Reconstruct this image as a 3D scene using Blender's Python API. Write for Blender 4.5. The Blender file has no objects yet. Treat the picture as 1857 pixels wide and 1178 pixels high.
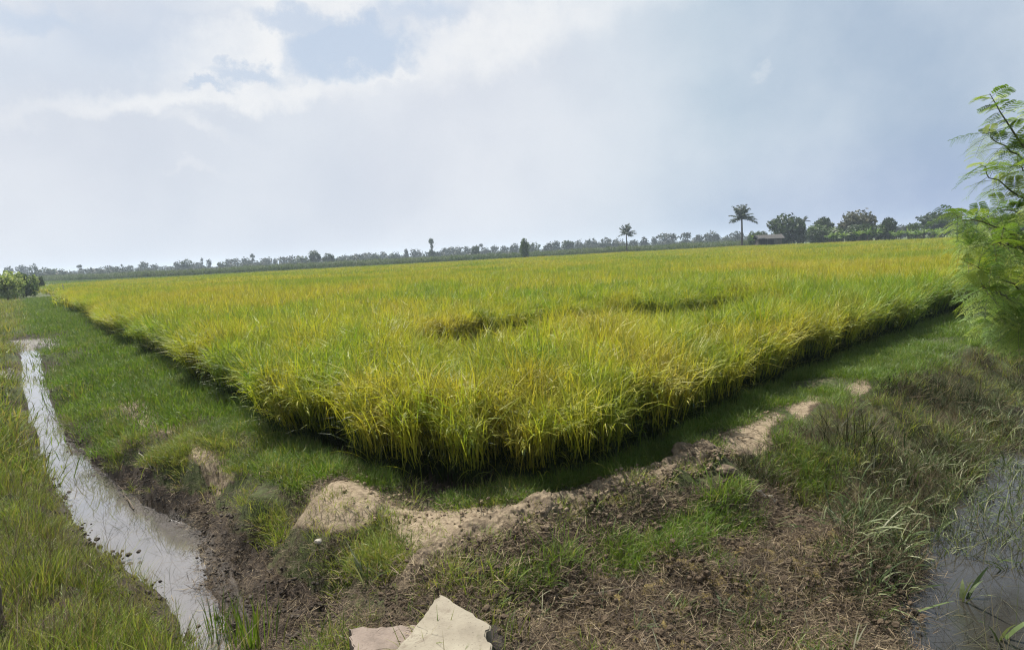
import bpy, math, random
import numpy as np
from mathutils import Vector, Matrix, Euler

random.seed(7); RNG = np.random.default_rng(11)
S = bpy.context.scene; COL = S.collection
R = math.radians
# ------------------------------------------------------------------ camera
F, EYE, ROLL, HORY = 1180.0, 2.2, R(2.94), 457.0
PITCH = math.atan((589 - HORY) * math.cos(ROLL) / F)
cam = bpy.data.cameras.new('camera'); cam.lens = 36 * F / 1857; cam.sensor_width = 36
cam.clip_start = 0.05; cam.clip_end = 9000
camo = bpy.data.objects.new('camera', cam); COL.objects.link(camo)
camo.matrix_world = Matrix.Translation((0, 0, EYE)) @ Matrix.Rotation(R(90) - PITCH, 4, 'X') @ Matrix.Rotation(-ROLL, 4, 'Z')
S.camera = camo
# ------------------------------------------------------------------ light
SUN_EL, SUN_AZ = R(58), R(-30)                 # azimuth from +Y, negative = to the left
S.view_settings.view_transform = 'Standard'; S.view_settings.look = 'None'
S.view_settings.exposure = 1.0; S.view_settings.gamma = 1.0
S.render.engine = 'CYCLES'; S.cycles.use_denoising = True; S.cycles.denoiser = 'OPENIMAGEDENOISE'; S.cycles.denoising_input_passes = 'RGB_ALBEDO_NORMAL'; S.cycles.denoising_prefilter = 'NONE'; S.cycles.sample_clamp_indirect = 3; S.cycles.filter_width = 1.2
S.cycles.max_bounces = 5; S.cycles.diffuse_bounces = 2; S.cycles.glossy_bounces = 2
S.cycles.transmission_bounces = 4; S.cycles.volume_bounces = 0; S.cycles.transparent_max_bounces = 6
sun = bpy.data.lights.new('sun', 'SUN'); sun.energy = 4.9; sun.angle = R(0.5); sun.color = (1.0, 0.945, 0.85)
suno = bpy.data.objects.new('sun', sun); COL.objects.link(suno)
sd = Vector((math.sin(SUN_AZ) * math.cos(SUN_EL), math.cos(SUN_AZ) * math.cos(SUN_EL), math.sin(SUN_EL)))
suno.rotation_euler = sd.to_track_quat('Z', 'Y').to_euler(); suno.location = (-20, 40, 60)


class NT:
    """small helper that writes shader nodes"""
    def __init__(s, tree): s.t = tree; s.t.nodes.clear()
    def n(s, typ, ins=None, **kw):
        nd = s.t.nodes.new(typ)
        for k, v in kw.items(): setattr(nd, k, v)
        for k, v in (ins or {}).items():
            sk = nd.inputs[k]
            if isinstance(v, bpy.types.NodeSocket): s.t.links.new(v, sk)
            else: sk.default_value = v
        return nd
    def m(s, op, a, b=0.0, c=0.0, clamp=False):
        return s.n('ShaderNodeMath', {0: a, 1: b, 2: c}, operation=op, use_clamp=clamp).outputs[0]
    def mix(s, f, a, b, bt='MIX'):
        nd = s.n('ShaderNodeMix', {0: f, 6: a, 7: b}, data_type='RGBA', blend_type=bt, clamp_factor=True); return nd.outputs[2]
    def ss(s, x, lo, hi, a=0.0, b=1.0):
        return s.n('ShaderNodeMapRange', {0: x, 1: lo, 2: hi, 3: a, 4: b}, interpolation_type='SMOOTHSTEP').outputs[0]
    def noise(s, vec, scale, detail=4, rough=0.55, dist=0.0):
        return s.n('ShaderNodeTexNoise', {'Vector': vec, 'Scale': scale, 'Detail': detail, 'Roughness': rough, 'Distortion': dist}).outputs[0]
    def ramp(s, f, stops):
        nd = s.n('ShaderNodeValToRGB', {0: f}); e = nd.color_ramp.elements
        while len(e) > 1: e.remove(e[-1])
        e[0].position = stops[0][0]; e[0].color = c4(stops[0][1])
        for p, c in stops[1:]:
            q = e.new(p); q.color = c4(c)
        return nd.outputs[0]


def c4(c): return (c[0], c[1], c[2], 1.0)
def lin(r, g, b):
    f = lambda v: (v / 255 / 12.92) if v / 255 <= 0.04045 else ((v / 255 + 0.055) / 1.055) ** 2.4
    return (f(r), f(g), f(b), 1.0)


# ------------------------------------------------------------------ pixel of the photograph <-> point on the ground
CR, SR, CP, SP = math.cos(ROLL), math.sin(ROLL), math.cos(PITCH), math.sin(PITCH)
def ray(u, v):
    x = (np.asarray(u, float) - 928.5) / F; y = -(np.asarray(v, float) - 589) / F
    a = x * CR + y * SR; b = -x * SR + y * CR
    return np.stack([a, CP + b * SP, -SP + b * CP], -1)
def g(u, v, z=0.0):
    d = ray(u, v); t = (z - EYE) / d[..., 2]
    return np.array([0, 0, EYE]) + d * np.asarray(t)[..., None]
def at_depth(u, v, Y):
    d = ray(u, v); return np.array([0, 0, EYE]) + d * (Y / d[..., 1])
def proj(x, y, z):
    zz = z - EYE; dep = y * CP - zz * SP; b = y * SP + zz * CP
    dep = np.where(dep < 0.05, 0.05, dep)
    a = x / dep; b = b / dep
    X = a * CR - b * SR; Y = a * SR + b * CR
    return 928.5 + X * F, 589 - Y * F
def base_on(u, Y, z=0.0):                       # ground point in column u at depth Y
    vh = 504.7 - 0.0514 * u
    d = ray(u, vh); return np.array([d[0] / d[1] * Y, Y, z])

# ------------------------------------------------------------------ sky
def direction(u, v):
    d = ray(u, v); return tuple(d / np.linalg.norm(d))
W = bpy.data.worlds.new('World'); S.world = W; W.use_nodes = True
w = NT(W.node_tree)
tc = w.n('ShaderNodeTexCoord').outputs['Generated']
sky = w.n('ShaderNodeTexSky', sky_type='NISHITA', sun_disc=False, sun_elevation=SUN_EL, sun_rotation=SUN_AZ, altitude=20, air_density=1.2, dust_density=2.5, ozone_density=1.5)
blue = w.mix(1.0, sky.outputs[0], (0.085, 0.085, 0.085, 1), 'MULTIPLY')
sep = w.n('ShaderNodeSeparateXYZ', {0: tc})
warp = w.n('ShaderNodeTexNoise', {'Vector': tc, 'Scale': 3.0, 'Detail': 5, 'Roughness': 0.6}).outputs['Color']
wv = w.n('ShaderNodeVectorMath', {0: warp, 1: (0.5, 0.5, 0.5)}, operation='SUBTRACT').outputs[0]
wv = w.n('ShaderNodeVectorMath', {0: wv, 'Scale': 0.16}, operation='SCALE').outputs[0]
dw = w.n('ShaderNodeVectorMath', {0: tc, 1: wv}, operation='ADD').outputs[0]
warp2 = w.n('ShaderNodeTexNoise', {'Vector': tc, 'Scale': 14.0, 'Detail': 6, 'Roughness': 0.65}).outputs['Color']
wv2 = w.n('ShaderNodeVectorMath', {0: warp2, 1: (0.5, 0.5, 0.5)}, operation='SUBTRACT').outputs[0]
wv2 = w.n('ShaderNodeVectorMath', {0: wv2, 'Scale': 0.10}, operation='SCALE').outputs[0]
dw2 = w.n('ShaderNodeVectorMath', {0: dw, 1: wv2}, operation='ADD').outputs[0]
def blob(u, v, ru, rv, soft=0.35, ang=0.0, vec=None):
    """elliptical mask round the sky direction of photo point u,v; radii in photo pixels"""
    d = Vector(direction(u, v)); up = Vector((0, 0, 1)); e = d.cross(up).normalized(); n_ = e.cross(d).normalized()
    ca, sa = math.cos(ang), math.sin(ang)
    e2 = e * ca + n_ * sa; n2 = n_ * ca - e * sa
    vv = vec or dw2
    off = w.n('ShaderNodeVectorMath', {0: vv, 1: tuple(d)}, operation='SUBTRACT').outputs[0]
    de = w.n('ShaderNodeVectorMath', {0: off, 1: tuple(e2 * (F / ru))}, operation='DOT_PRODUCT').outputs['Value']
    dn = w.n('ShaderNodeVectorMath', {0: off, 1: tuple(n2 * (F / rv))}, operation='DOT_PRODUCT').outputs['Value']
    rr = w.m('SQRT', w.m('ADD', w.m('MULTIPLY', de, de), w.m('MULTIPLY', dn, dn)))
    return w.ss(rr, 1 + soft, 1 - soft)
# overcast sheet: pale to the left, slate blue to the right, darkest low on the right
az = w.m('ARCTAN2', sep.outputs[0], sep.outputs[1])
azn = w.m('ADD', az, w.m('MULTIPLY', w.m('SUBTRACT', w.noise(tc, 2.2, 4), 0.5), 0.35))
left = w.ss(azn, -0.10, 0.60)
sheet = w.ramp(left, [(0.0, lin(214, 220, 231)), (0.38, lin(206, 217, 229)), (0.68, lin(186, 203, 219)), (1.0, lin(168, 187, 209))])
lowr = w.m('MULTIPLY', w.ss(azn, 0.12, 0.5), w.ss(sep.outputs[2], 0.17, 0.0))
sheet = w.mix(w.m('MULTIPLY', lowr, 0.85), sheet, lin(150, 169, 205))
mott = w.noise(tc, 5.0, 5, 0.5)
sheet = w.mix(w.ss(mott, 0.30, 0.72, 0.0, 0.35), sheet, w.mix(1.0, sheet, lin(231, 236, 242), 'SCREEN'))
sheet = w.mix(w.ss(w.noise(tc, 3.1, 3), 0.45, 0.7, 0.0, 0.15), sheet, lin(196, 210, 226))
# thin spots where the blue shows through
hole = blob(640, 82, 82, 44, 0.35, 0.15)
for a_ in ((470, 118, 62, 12, 0.6, -0.12), (400, 135, 45, 9, 0.6, 0.1), (230, 60, 150, 60, 0.8, 0.25), (560, 40, 60, 20, 0.6, 0.0), (60, 15, 90, 22, 0.8, 0.0), (760, 25, 60, 22, 0.8, 0.1)):
    hole = w.m('MAXIMUM', hole, w.m('MULTIPLY', blob(*a_[:4], soft=a_[4], ang=a_[5]), 0.75 if a_[2] < 100 else 0.45))
# bright cumulus rims
wht = blob(455, 98, 140, 52, 0.45, 0.12)
for a_, k in (((400, 165, 230, 20, 0.7, 0.12), 0.9), ((640, 138, 90, 10, 0.7, 0.1), 0.9), ((600, 10, 190, 26, 0.6, 0.0), 0.8), ((900, 55, 190, 42, 0.7, 0.22), 0.8), ((60, 60, 130, 24, 0.9, -0.25), 0.4), ((1020, 15, 170, 30, 0.9, 0.1), 0.55), ((380, 225, 60, 12, 0.9, -0.2), 0.45), ((375, 318, 40, 8, 0.9, 0.0), 0.3), ((200, 190, 120, 12, 0.9, 0.1), 0.4), ((1392, 124, 14, 9, 0.9, 0.0), 0.3)):
    wht = w.m('MAXIMUM', wht, w.m('MULTIPLY', blob(*a_[:4], soft=a_[4], ang=a_[5]), k))
fine = w.ss(w.noise(tc, 22.0, 6, 0.62), 0.25, 0.62, 0.55, 1.0)
wht = w.m('MULTIPLY', w.m('MULTIPLY', wht, fine), w.m('SUBTRACT', 1.0, w.m('MULTIPLY', hole, 0.9)))
thin = w.m('MULTIPLY', hole, 0.75)
cl = w.mix(w.m('MULTIPLY', wht, 0.92), sheet, lin(245, 246, 247))
blue2 = w.mix(0.72, blue, lin(193, 212, 236))
full = w.mix(thin, cl, blue2)
bg = w.n('ShaderNodeBackground', {'Color': full, 'Strength': 0.50})
w.n('ShaderNodeOutputWorld', {0: bg.outputs[0]})

# ------------------------------------------------------------------ tags and builders
def tag(o, label=None, cat=None, group=None, kind=None):
    if label: o['label'] = label
    if cat: o['category'] = cat
    if group: o['group'] = group
    if kind: o['kind'] = kind
    return o
def link(name, me, mats=None, parent=None, loc=None):
    for mm in (mats or []): me.materials.append(mm)
    o = bpy.data.objects.new(name, me); COL.objects.link(o)
    if parent is not None: o.parent = parent
    if loc is not None: o.location = loc
    return o
def empty(name, loc=(0, 0, 0), rz=0.0, sc=None):
    o = bpy.data.objects.new(name, None); COL.objects.link(o); o.location = loc; o.rotation_euler = (0, 0, rz)
    if sc: o.scale = sc
    o.empty_display_size = 0.2
    return o
def npmesh(name, V, Fq, rnd=None, mi=None, smooth=False):
    V = np.ascontiguousarray(V, dtype=np.float32); Fq = np.ascontiguousarray(Fq, dtype=np.int32); k = Fq.shape[1]
    me = bpy.data.meshes.new(name); me.vertices.add(len(V)); me.vertices.foreach_set('co', V.ravel())
    me.loops.add(Fq.size); me.loops.foreach_set('vertex_index', Fq.ravel())
    me.polygons.add(len(Fq)); me.polygons.foreach_set('loop_start', np.arange(0, Fq.size, k, dtype=np.int32))
    if mi is not None: me.polygons.foreach_set('material_index', np.asarray(mi, np.int32))
    me.polygons.foreach_set('use_smooth', np.full(len(Fq), smooth))
    if rnd is not None:
        a = me.attributes.new('rnd', 'FLOAT', 'POINT'); a.data.foreach_set('value', np.asarray(rnd, np.float32))
    me.update(calc_edges=True); me.validate(); return me
def cat(parts):
    """join (V, F, rnd, material index) tuples"""
    Vs, Fs, Rs, Ms = [], [], [], []; o = 0
    for V, Fq, r_, m_ in parts:
        Vs.append(V); Fs.append(Fq + o); Rs.append(r_); Ms.append(np.full(len(Fq), m_)); o += len(V)
    return np.concatenate(Vs), np.concatenate(Fs), np.concatenate(Rs), np.concatenate(Ms)
def U(a, b, n): return RNG.uniform(a, b, n)
def blades(base, L, wd, az, lean, curl, seg=4, rnd=None, pw=1.0, twist=None, z0=None, prof='leaf', keel=0.0):
    """ribbons: base (n,3), length, width, azimuth, lean at the foot, extra bend to the tip"""
    n = len(base); s = np.linspace(0, 1, seg + 1)
    phi = lean[:, None] + curl[:, None] * s[None] ** pw
    dl = (L / seg)[:, None]
    pm = (phi[:, 1:] + phi[:, :-1]) / 2
    h = np.concatenate([np.zeros((n, 1)), np.cumsum(np.sin(pm) * dl, 1)], 1)
    z = np.concatenate([np.zeros((n, 1)), np.cumsum(np.cos(pm) * dl, 1)], 1)
    ca, sa = np.cos(az)[:, None], np.sin(az)[:, None]
    P = np.stack([h * ca, h * sa, z], -1) + base[:, None, :]
    tw = (twist if twist is not None else U(-0.9, 0.9, n))[:, None] * np.ones((1, seg + 1))
    side = np.stack([-sa * np.cos(tw), ca * np.cos(tw), np.sin(tw)], -1)
    if prof == 'leaf': pr = np.interp(s, [0, .3, .7, 1], [.65, 1, .75, .06])
    elif prof == 'stem': pr = np.interp(s, [0, 1], [1, .5])
    else: pr = np.interp(s, [0, .35, .8, 1], [.25, .9, 1, .3])
    hw = (wd[:, None] * pr[None] / 2)[..., None]
    V = np.stack([P - side * hw, P + side * hw], 2).reshape(-1, 3)
    i = (np.arange(n)[:, None] * (seg + 1) + np.arange(seg)[None]).ravel() * 2
    Fq = np.stack([i, i + 1, i + 3, i + 2], 1)
    r_ = rnd if rnd is not None else U(0, 1, n)
    return V, Fq, np.repeat(r_, (seg + 1) * 2)
def tube(pts, rad, sides=7, cap=False):
    pts = np.asarray(pts, float); n = len(pts); rad = np.broadcast_to(np.asarray(rad, float), (n,))
    t = np.gradient(pts, axis=0); t /= np.linalg.norm(t, axis=1)[:, None] + 1e-9
    up = np.array([0.123, 0.97, 0.2]) if abs(t[:, 2]).mean() > 0.6 else np.array([0.0, 0, 1.0])
    a = np.cross(t, up); a /= np.linalg.norm(a, axis=1)[:, None]; b = np.cross(t, a)
    th = np.linspace(0, 2 * np.pi, sides, endpoint=False)
    V = pts[:, None] + rad[:, None, None] * (a[:, None] * np.cos(th)[None, :, None] + b[:, None] * np.sin(th)[None, :, None])
    V = V.reshape(-1, 3); Fs = []
    for i in range(n - 1):
        for j in range(sides):
            k = (j + 1) % sides; Fs.append([i * sides + j, i * sides + k, (i + 1) * sides + k, (i + 1) * sides + j])
    return V, np.array(Fs), np.full(len(V), 0.5)

# numpy value noise
def vnoise(x, y, sc, seed=0):
    x = np.asarray(x) * sc + seed * 17.3; y = np.asarray(y) * sc - seed * 9.1
    xi, yi = np.floor(x).astype(np.int64), np.floor(y).astype(np.int64); fx, fy = x - xi, y - yi
    fx = fx * fx * (3 - 2 * fx); fy = fy * fy * (3 - 2 * fy)
    def hsh(a, b):
        h = (a * 374761393 + b * 668265263 + seed * 1442695) & 0xffffffff
        h = ((h ^ (h >> 13)) * 1274126177) & 0xffffffff
        return ((h ^ (h >> 16)) & 0xffff) / 65535.0
    return (hsh(xi, yi) * (1 - fx) + hsh(xi + 1, yi) * fx) * (1 - fy) + (hsh(xi, yi + 1) * (1 - fx) + hsh(xi + 1, yi + 1) * fx) * fy
def fbm(x, y, sc, octv=4, seed=0, gain=0.5):
    t = 0; a = 1; s_ = 0
    for k in range(octv): t = t + a * vnoise(x, y, sc * 2 ** k, seed + k); s_ += a; a *= gain
    return t / s_
def inpoly(px, py, poly):
    px, py = np.asarray(px), np.asarray(py); r_ = np.zeros(px.shape, bool); n = len(poly); j = n - 1
    for i in range(n):
        xi, yi = poly[i]; xj, yj = poly[j]
        c = ((yi > py) != (yj > py)) & (px < (xj - xi) * (py - yi) / ((yj - yi) or 1e-9) + xi)
        r_ ^= c; j = i
    return r_
def segdist(px, py, line):
    d = np.full(np.shape(px), 1e9)
    for (x0, y0), (x1, y1) in zip(line[:-1], line[1:]):
        dx, dy = x1 - x0, y1 - y0; t = np.clip(((px - x0) * dx + (py - y0) * dy) / (dx * dx + dy * dy + 1e-12), 0, 1)
        d = np.minimum(d, np.hypot(px - x0 - t * dx, py - y0 - t * dy))
    return d

# ------------------------------------------------------------------ the plot: outline of the rice
EDGE_PX = [(96, 522), (100, 540), (150, 572), (200, 600), (255, 632), (330, 676), (400, 722), (470, 765), (530, 800), (580, 825), (640, 860), (720, 885), (800, 896), (880, 893), (960, 880), (1050, 862), (1130, 838), (1200, 805), (1260, 772), (1320, 738), (1400, 703), (1500, 662), (1570, 632), (1640, 604), (1700, 583), (1760, 563)]
EDGE = [tuple(g(u, v)[:2]) for u, v in EDGE_PX]
FARL = [tuple(base_on(u, Y)[:2]) for u, Y in ((2300, 92), (1849, 96), (1700, 104), (1500, 118), (1340, 140), (1150, 140), (950, 132), (700, 122), (400, 112), (200, 104), (100, 98), (80, 90))]
er = np.array(EDGE[-1]) - np.array(EDGE[-4]); er /= np.linalg.norm(er)
el = np.array(EDGE[1]) - np.array(EDGE[4]); el /= np.linalg.norm(el)
FIELD = [tuple(np.array(EDGE[2]) + el * t) for t in (70, 35, 12)] + EDGE[2:] + [tuple(np.array(EDGE[-1]) + er * t) for t in (10, 25, 60)] + FARL
GAPS = [([g(u_, v_ + 20, .2)[:2] for u_, v_ in ((880, 640), (960, 618), (1060, 603), (1180, 590), (1360, 570))], 1.45),
        ([g(760, 700)[:2], g(800, 690)[:2]], 0.2), ([g(1540, 524)[:2], g(1640, 520)[:2], g(1720, 514)[:2]], 1.6),
        ([g(1200, 477, .2)[:2], g(1400, 466, .2)[:2], g(1560, 458, .2)[:2]], 2.6), ([g(1640, 459, .2)[:2], g(1800, 452, .2)[:2]], 2.2),
        ([g(1000, 480, .2)[:2], g(1230, 470, .2)[:2]], 3.2), ([g(300, 560)[:2], g(350, 556)[:2]], 0.4)]
def field_in(x, y):
    ok = inpoly(x + (vnoise(x, y, 1.1, 33) - .5) * .45, y + (vnoise(x, y, 1.1, 34) - .5) * .45, FIELD)
    for ln, wd in GAPS:
        n_ = vnoise(x, y, 0.6, 5); ok &= segdist(x, y, [tuple(p) for p in ln]) > wd * (0.72 + 0.56 * n_)
    return ok

# ------------------------------------------------------------------ terrain heights: control points (u, v, z)
CT = []
def ctl(z, *pts): CT.extend([(u, v, z) for u, v in pts])
ctl(0.0, *EDGE_PX); ctl(0.0, (700, 700), (900, 760), (500, 600), (900, 560), (1300, 600), (1500, 520), (300, 540), (1700, 470), (1000, 480), (500, 500), (2000, 480), (2200, 500))
ctl(0.10, (80, 550), (120, 580), (180, 618), (250, 660), (320, 705), (390, 750), (440, 790), (500, 840), (1130, 865), (1260, 812), (1350, 768), (1500, 690), (1650, 625), (1800, 572))
ctl(0.20, (600, 872), (640, 885), (570, 900), (670, 905)); ctl(0.10, (720, 920), (800, 935), (900, 925), (760, 980), (850, 965), (960, 905))
ctl(0.20, (765, 1022), (820, 1000), (880, 975), (940, 945), (1000, 915), (1080, 893), (1160, 868), (1230, 842), (1300, 815))
ctl(0.14, (1400, 775), (1500, 735), (1600, 690), (1700, 650), (1800, 605))
ctl(-0.06, (790, 1062), (850, 1040), (905, 1008), (960, 985), (1030, 955), (1100, 930), (1180, 898), (1250, 872), (1330, 845))
ctl(0.0, (1440, 800), (1550, 755), (1660, 705), (1760, 660), (1849, 620))
ctl(-0.12, (950, 1090), (1060, 1010), (1150, 985), (1250, 940), (1100, 1178), (1000, 1178), (1200, 1100)); ctl(-0.2, (1350, 940), (1300, 1020), (1300, 1150), (1400, 1080), (1500, 860), (1600, 790))
ctl(-0.42, (1445, 930), (1470, 945)); ctl(-0.22, (1400, 900), (1500, 980)); ctl(-0.3, (1500, 1060), (1550, 1150), (1600, 900), (1700, 760), (1800, 700))
ctl(-0.42, (1600, 1050), (1640, 960), (1700, 850), (1780, 780), (1590, 1150)); ctl(-0.47, (1660, 1010), (1760, 860), (1849, 740), (1849, 820), (1700, 920))
ctl(-0.53, (1685, 990), (1655, 1085), (1635, 1178)); ctl(-0.54, (1849, 760), (1800, 880), (1830, 830)); ctl(-0.6, (1740, 1050), (1849, 960), (1780, 1160), (1849, 1100), (2000, 1000), (2000, 800), (1760, 970))
ctl(-0.5, (2100, 640), (2300, 700)); ctl(-0.3, (1950, 620), (2100, 600), (2300, 620)); ctl(0.05, (1950, 580), (2100, 560))
LB = [(44, 632), (44, 700), (68, 780), (98, 860), (138, 930), (195, 985), (238, 1012), (290, 1062), (335, 1120), (350, 1178)]
RB = [(64, 630), (74, 680), (95, 755), (130, 815), (195, 875), (250, 905), (252, 935), (338, 958), (370, 985), (352, 1030), (385, 1072), (402, 1178)]
MID = [(54, 634), (58, 690), (82, 770), (112, 840), (165, 905), (225, 960), (300, 1000), (330, 1060), (368, 1120), (375, 1178)]
ctl(-0.52, *LB); ctl(-0.52, *RB); ctl(-0.72, *MID); ctl(-0.95, (56, 660), (62, 675), (66, 715), (74, 745), (92, 795), (102, 820), (140, 870))
ctl(-0.40, (60, 612), (50, 590)); ctl(-0.2, (40, 575)); ctl(-0.02, (25, 555), (40, 540))
ctl(-0.38, (100, 690), (125, 760), (170, 820), (240, 870), (320, 912), (400, 955), (420, 1000), (440, 1060), (470, 1120), (500, 1178))
ctl(-0.05, (95, 640), (130, 700), (175, 755), (230, 805), (300, 835)); ctl(0.06, (350, 830), (420, 848), (455, 900), (540, 935), (590, 975), (650, 1010), (710, 1050), (740, 1075), (160, 680), (230, 740))
ctl(-0.28, (400, 895), (470, 985), (540, 985), (560, 1060), (640, 1070)); ctl(-0.36, (520, 1080), (600, 1130), (540, 1178)); ctl(-0.02, (690, 1100), (660, 1130), (730, 1130)); ctl(-0.1, (620, 1178))
ctl(-0.30, (34, 640), (32, 690)); ctl(-0.12, (18, 640), (12, 700), (20, 760)); ctl(-0.34, (52, 800), (80, 880), (110, 960), (160, 1020), (240, 1060), (285, 1120)); ctl(-0.1, (0, 800), (0, 900), (40, 990), (110, 1070), (190, 1130), (250, 1178)); ctl(0.02, (0, 1060), (60, 1178), (-200, 900), (-200, 1178), (0, 700), (-10, 620), (-200, 640), (0, 560), (-200, 560))
ctl(0.12, (820, 1178), (760, 1178), (860, 1140)); ctl(0.2, (820, 1400), (300, 1500), (1300, 1500), (0, 1400)); ctl(-0.1, (1500, 1400)); ctl(-0.5, (1900, 1300), (2200, 1300))
C = np.array([(*g(u, v, z)[:2], z) for u, v, z in CT])
def lp(x, y): return np.stack([np.arctan2(x, y), 0.75 * np.log(np.hypot(x, y) + 0.4)], -1)
CP_ = lp(C[:, 0], C[:, 1])
def phi_(d): return np.sqrt(d * d + 1e-6)
K = phi_(np.linalg.norm(CP_[:, None] - CP_[None], axis=-1)); K[np.diag_indices(len(K))] -= 0.0015
WTS = np.linalg.solve(np.block([[K, np.ones((len(K), 1))], [np.ones((1, len(K))), np.zeros((1, 1))]]), np.append(C[:, 2], 0))
def height_raw(x, y):
    x = np.asarray(x, float); y = np.asarray(y, float); sh = x.shape; x = x.ravel(); y = y.ravel(); out = np.zeros(len(x))
    for i in range(0, len(x), 40000):
        q = lp(x[i:i + 40000], y[i:i + 40000])
        out[i:i + 40000] = phi_(np.linalg.norm(q[:, None] - CP_[None], axis=-1)) @ WTS[:-1] + WTS[-1]
    r_ = np.hypot(x, y); th = np.abs(np.arctan2(x, y))
    far = np.clip((r_ - 35) / 40, 0, 1); out *= 1 - far
    back = np.clip((th - 1.2) / 0.6, 0, 1); out = out * (1 - back) + 0.15 * back * (1 - far)
    return np.clip(out, -0.95, 0.35).reshape(sh)
_L = np.array([g(u, v, -.5)[:2] for u, v in LB]); _vr = [max(b, RB[i - 1][1] + .01) if i else b for i, (a, b) in enumerate(RB)]; _R = np.array([g(float(np.interp(v, _vr, [a for a, b in RB])), v, -.5)[:2] for u, v in LB]); CH = (_L + _R) / 2; CW = np.maximum(np.linalg.norm(_L - _R, axis=1) / 2, .16)
CH = np.vstack([CH, CH[-1] + (CH[-1] - CH[-2]) * 1.5]); CW = np.append(CW, CW[-1])
def carve(x, y, z):
    """cut the ditch: one unbroken channel below the water level with firm shores"""
    best = np.full(x.shape, 1e9); wd = np.ones(x.shape)
    for i in range(len(CH) - 1):
        (x0, y0), (x1, y1) = CH[i], CH[i + 1]; dx, dy = x1 - x0, y1 - y0; t = np.clip(((x - x0) * dx + (y - y0) * dy) / (dx * dx + dy * dy), 0, 1)
        d = np.hypot(x - x0 - t * dx, y - y0 - t * dy); m = d < best; best = np.where(m, d, best); wd = np.where(m, CW[i] * .86 + (CW[i + 1] - CW[i]) * t * .86, wd)
    w_ = wd * (1 + .5 * (fbm(x, y, 2.2, 3, 88) - .5) + .25 * (fbm(x, y, 9, 2, 89) - .5)); q = best / w_
    ins = -.5 - .16 * np.clip(1 - q, 0, 1) ** .6
    out_ = -.5 + np.clip((q - 1), 0, 1) * .14
    return np.where(q < 1, np.minimum(z, ins), np.where(q < 2.2, np.maximum(z, out_), z))
def height(x, y):
    z = height_raw(x, y); r_ = np.hypot(x, y); near = np.clip(1 - (r_ - 6) / 30, 0.25, 1)
    infield = inpoly(x, y, FIELD)
    amp = np.where(infield, 0.25, 1.0) * near * np.clip((z + 0.50) * 4, 0.10, 1)
    bank = np.clip((0.06 - z) * 5, 0, 1) * np.clip((z + 0.50) * 6, 0.15, 1)
    n1 = fbm(x, y, 1.6, 4, 3) - 0.5; n2 = fbm(x, y, 9.0, 4, 8, 0.6) - 0.5
    rid = 1 - np.abs(fbm(x, y, 5.0, 3, 21) * 2 - 1) * 2
    z = z + amp * (n1 * 0.07 + n2 * 0.035) + amp * bank * (n1 * 0.16 + n2 * 0.14 + rid * 0.03 + (fbm(x, y, 26, 3, 41) - .5) * .05)
    z = carve(x, y, z)
    return np.where(r_ > 150, -0.02, z)

# ------------------------------------------------------------------ materials
ALB = 0.74                                     # overall level of the base colours at this exposure
def lower(t, col): return t.mix(1.0, col, (ALB, ALB, ALB, 1), 'MULTIPLY')
def attr(t, name): return t.n('ShaderNodeAttribute', attribute_name=name).outputs['Fac']
def pos(t): return t.n('ShaderNodeNewGeometry').outputs['Position']
def leaf_mat(name, stops, pstops=None, pscale=0.1, pk=0.5, trans=0.45, rough=0.55, vary=0.25, spec=0.35):
    """stops: colour by blade; pstops: colour by place in the field"""
    m = bpy.data.materials.new(name); m.use_nodes = True; t = NT(m.node_tree)
    col = t.ramp(attr(t, 'rnd'), stops); p = pos(t)
    if pstops:
        nz = t.m('ADD', t.m('MULTIPLY', t.noise(p, pscale, 5, 0.6, 0.4), 0.62), t.m('MULTIPLY', t.noise(p, pscale * 9, 3, 0.6), 0.38)); mp = t.ramp(nz, pstops)
        col = t.mix(t.m('MULTIPLY', t.ss(attr(t, 'rnd'), 0.02, 0.22), pk), col, mp)   # old lower leaves and stems stay dark; shade at the rice foot is painted in
    v = t.ss(t.noise(p, 2.5, 3), 0.3, 0.7, ALB * (1 - vary), ALB * (1 + vary))
    hsv = t.n('ShaderNodeHueSaturation', {'Value': v, 'Color': col}).outputs[0]
    b = t.n('ShaderNodeBsdfPrincipled', {'Base Color': hsv, 'Roughness': rough, 'Specular IOR Level': spec})
    tr = t.n('ShaderNodeBsdfTranslucent', {'Color': t.mix(1.0, hsv, (1.0, 0.98, 0.68, 1), 'MULTIPLY')})
    mx = t.n('ShaderNodeMixShader', {0: trans, 1: b.outputs[0], 2: tr.outputs[0]})
    t.n('ShaderNodeOutputMaterial', {0: mx.outputs[0]}); return m
def solid_mat(name, stops, scale=6.0, detail=6, rough=0.85, bump=0.3, bscale=30.0, spec=0.3, dist=0.0, stretch=(1, 1, 1), obj=True):
    m = bpy.data.materials.new(name); m.use_nodes = True; t = NT(m.node_tree)
    p = t.n('ShaderNodeTexCoord').outputs['Object'] if obj else pos(t)
    p = t.n('ShaderNodeMapping', {'Vector': p, 'Scale': stretch}).outputs[0]
    col = lower(t, t.ramp(t.noise(p, scale, detail, 0.6, dist), stops))
    bm = t.n('ShaderNodeBump', {'Height': t.noise(p, bscale, 6, 0.6), 'Strength': bump, 'Distance': 0.02})
    b = t.n('ShaderNodeBsdfPrincipled', {'Base Color': col, 'Roughness': rough, 'Specular IOR Level': spec, 'Normal': bm.outputs[0]})
    t.n('ShaderNodeOutputMaterial', {0: b.outputs[0]}); return m

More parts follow.
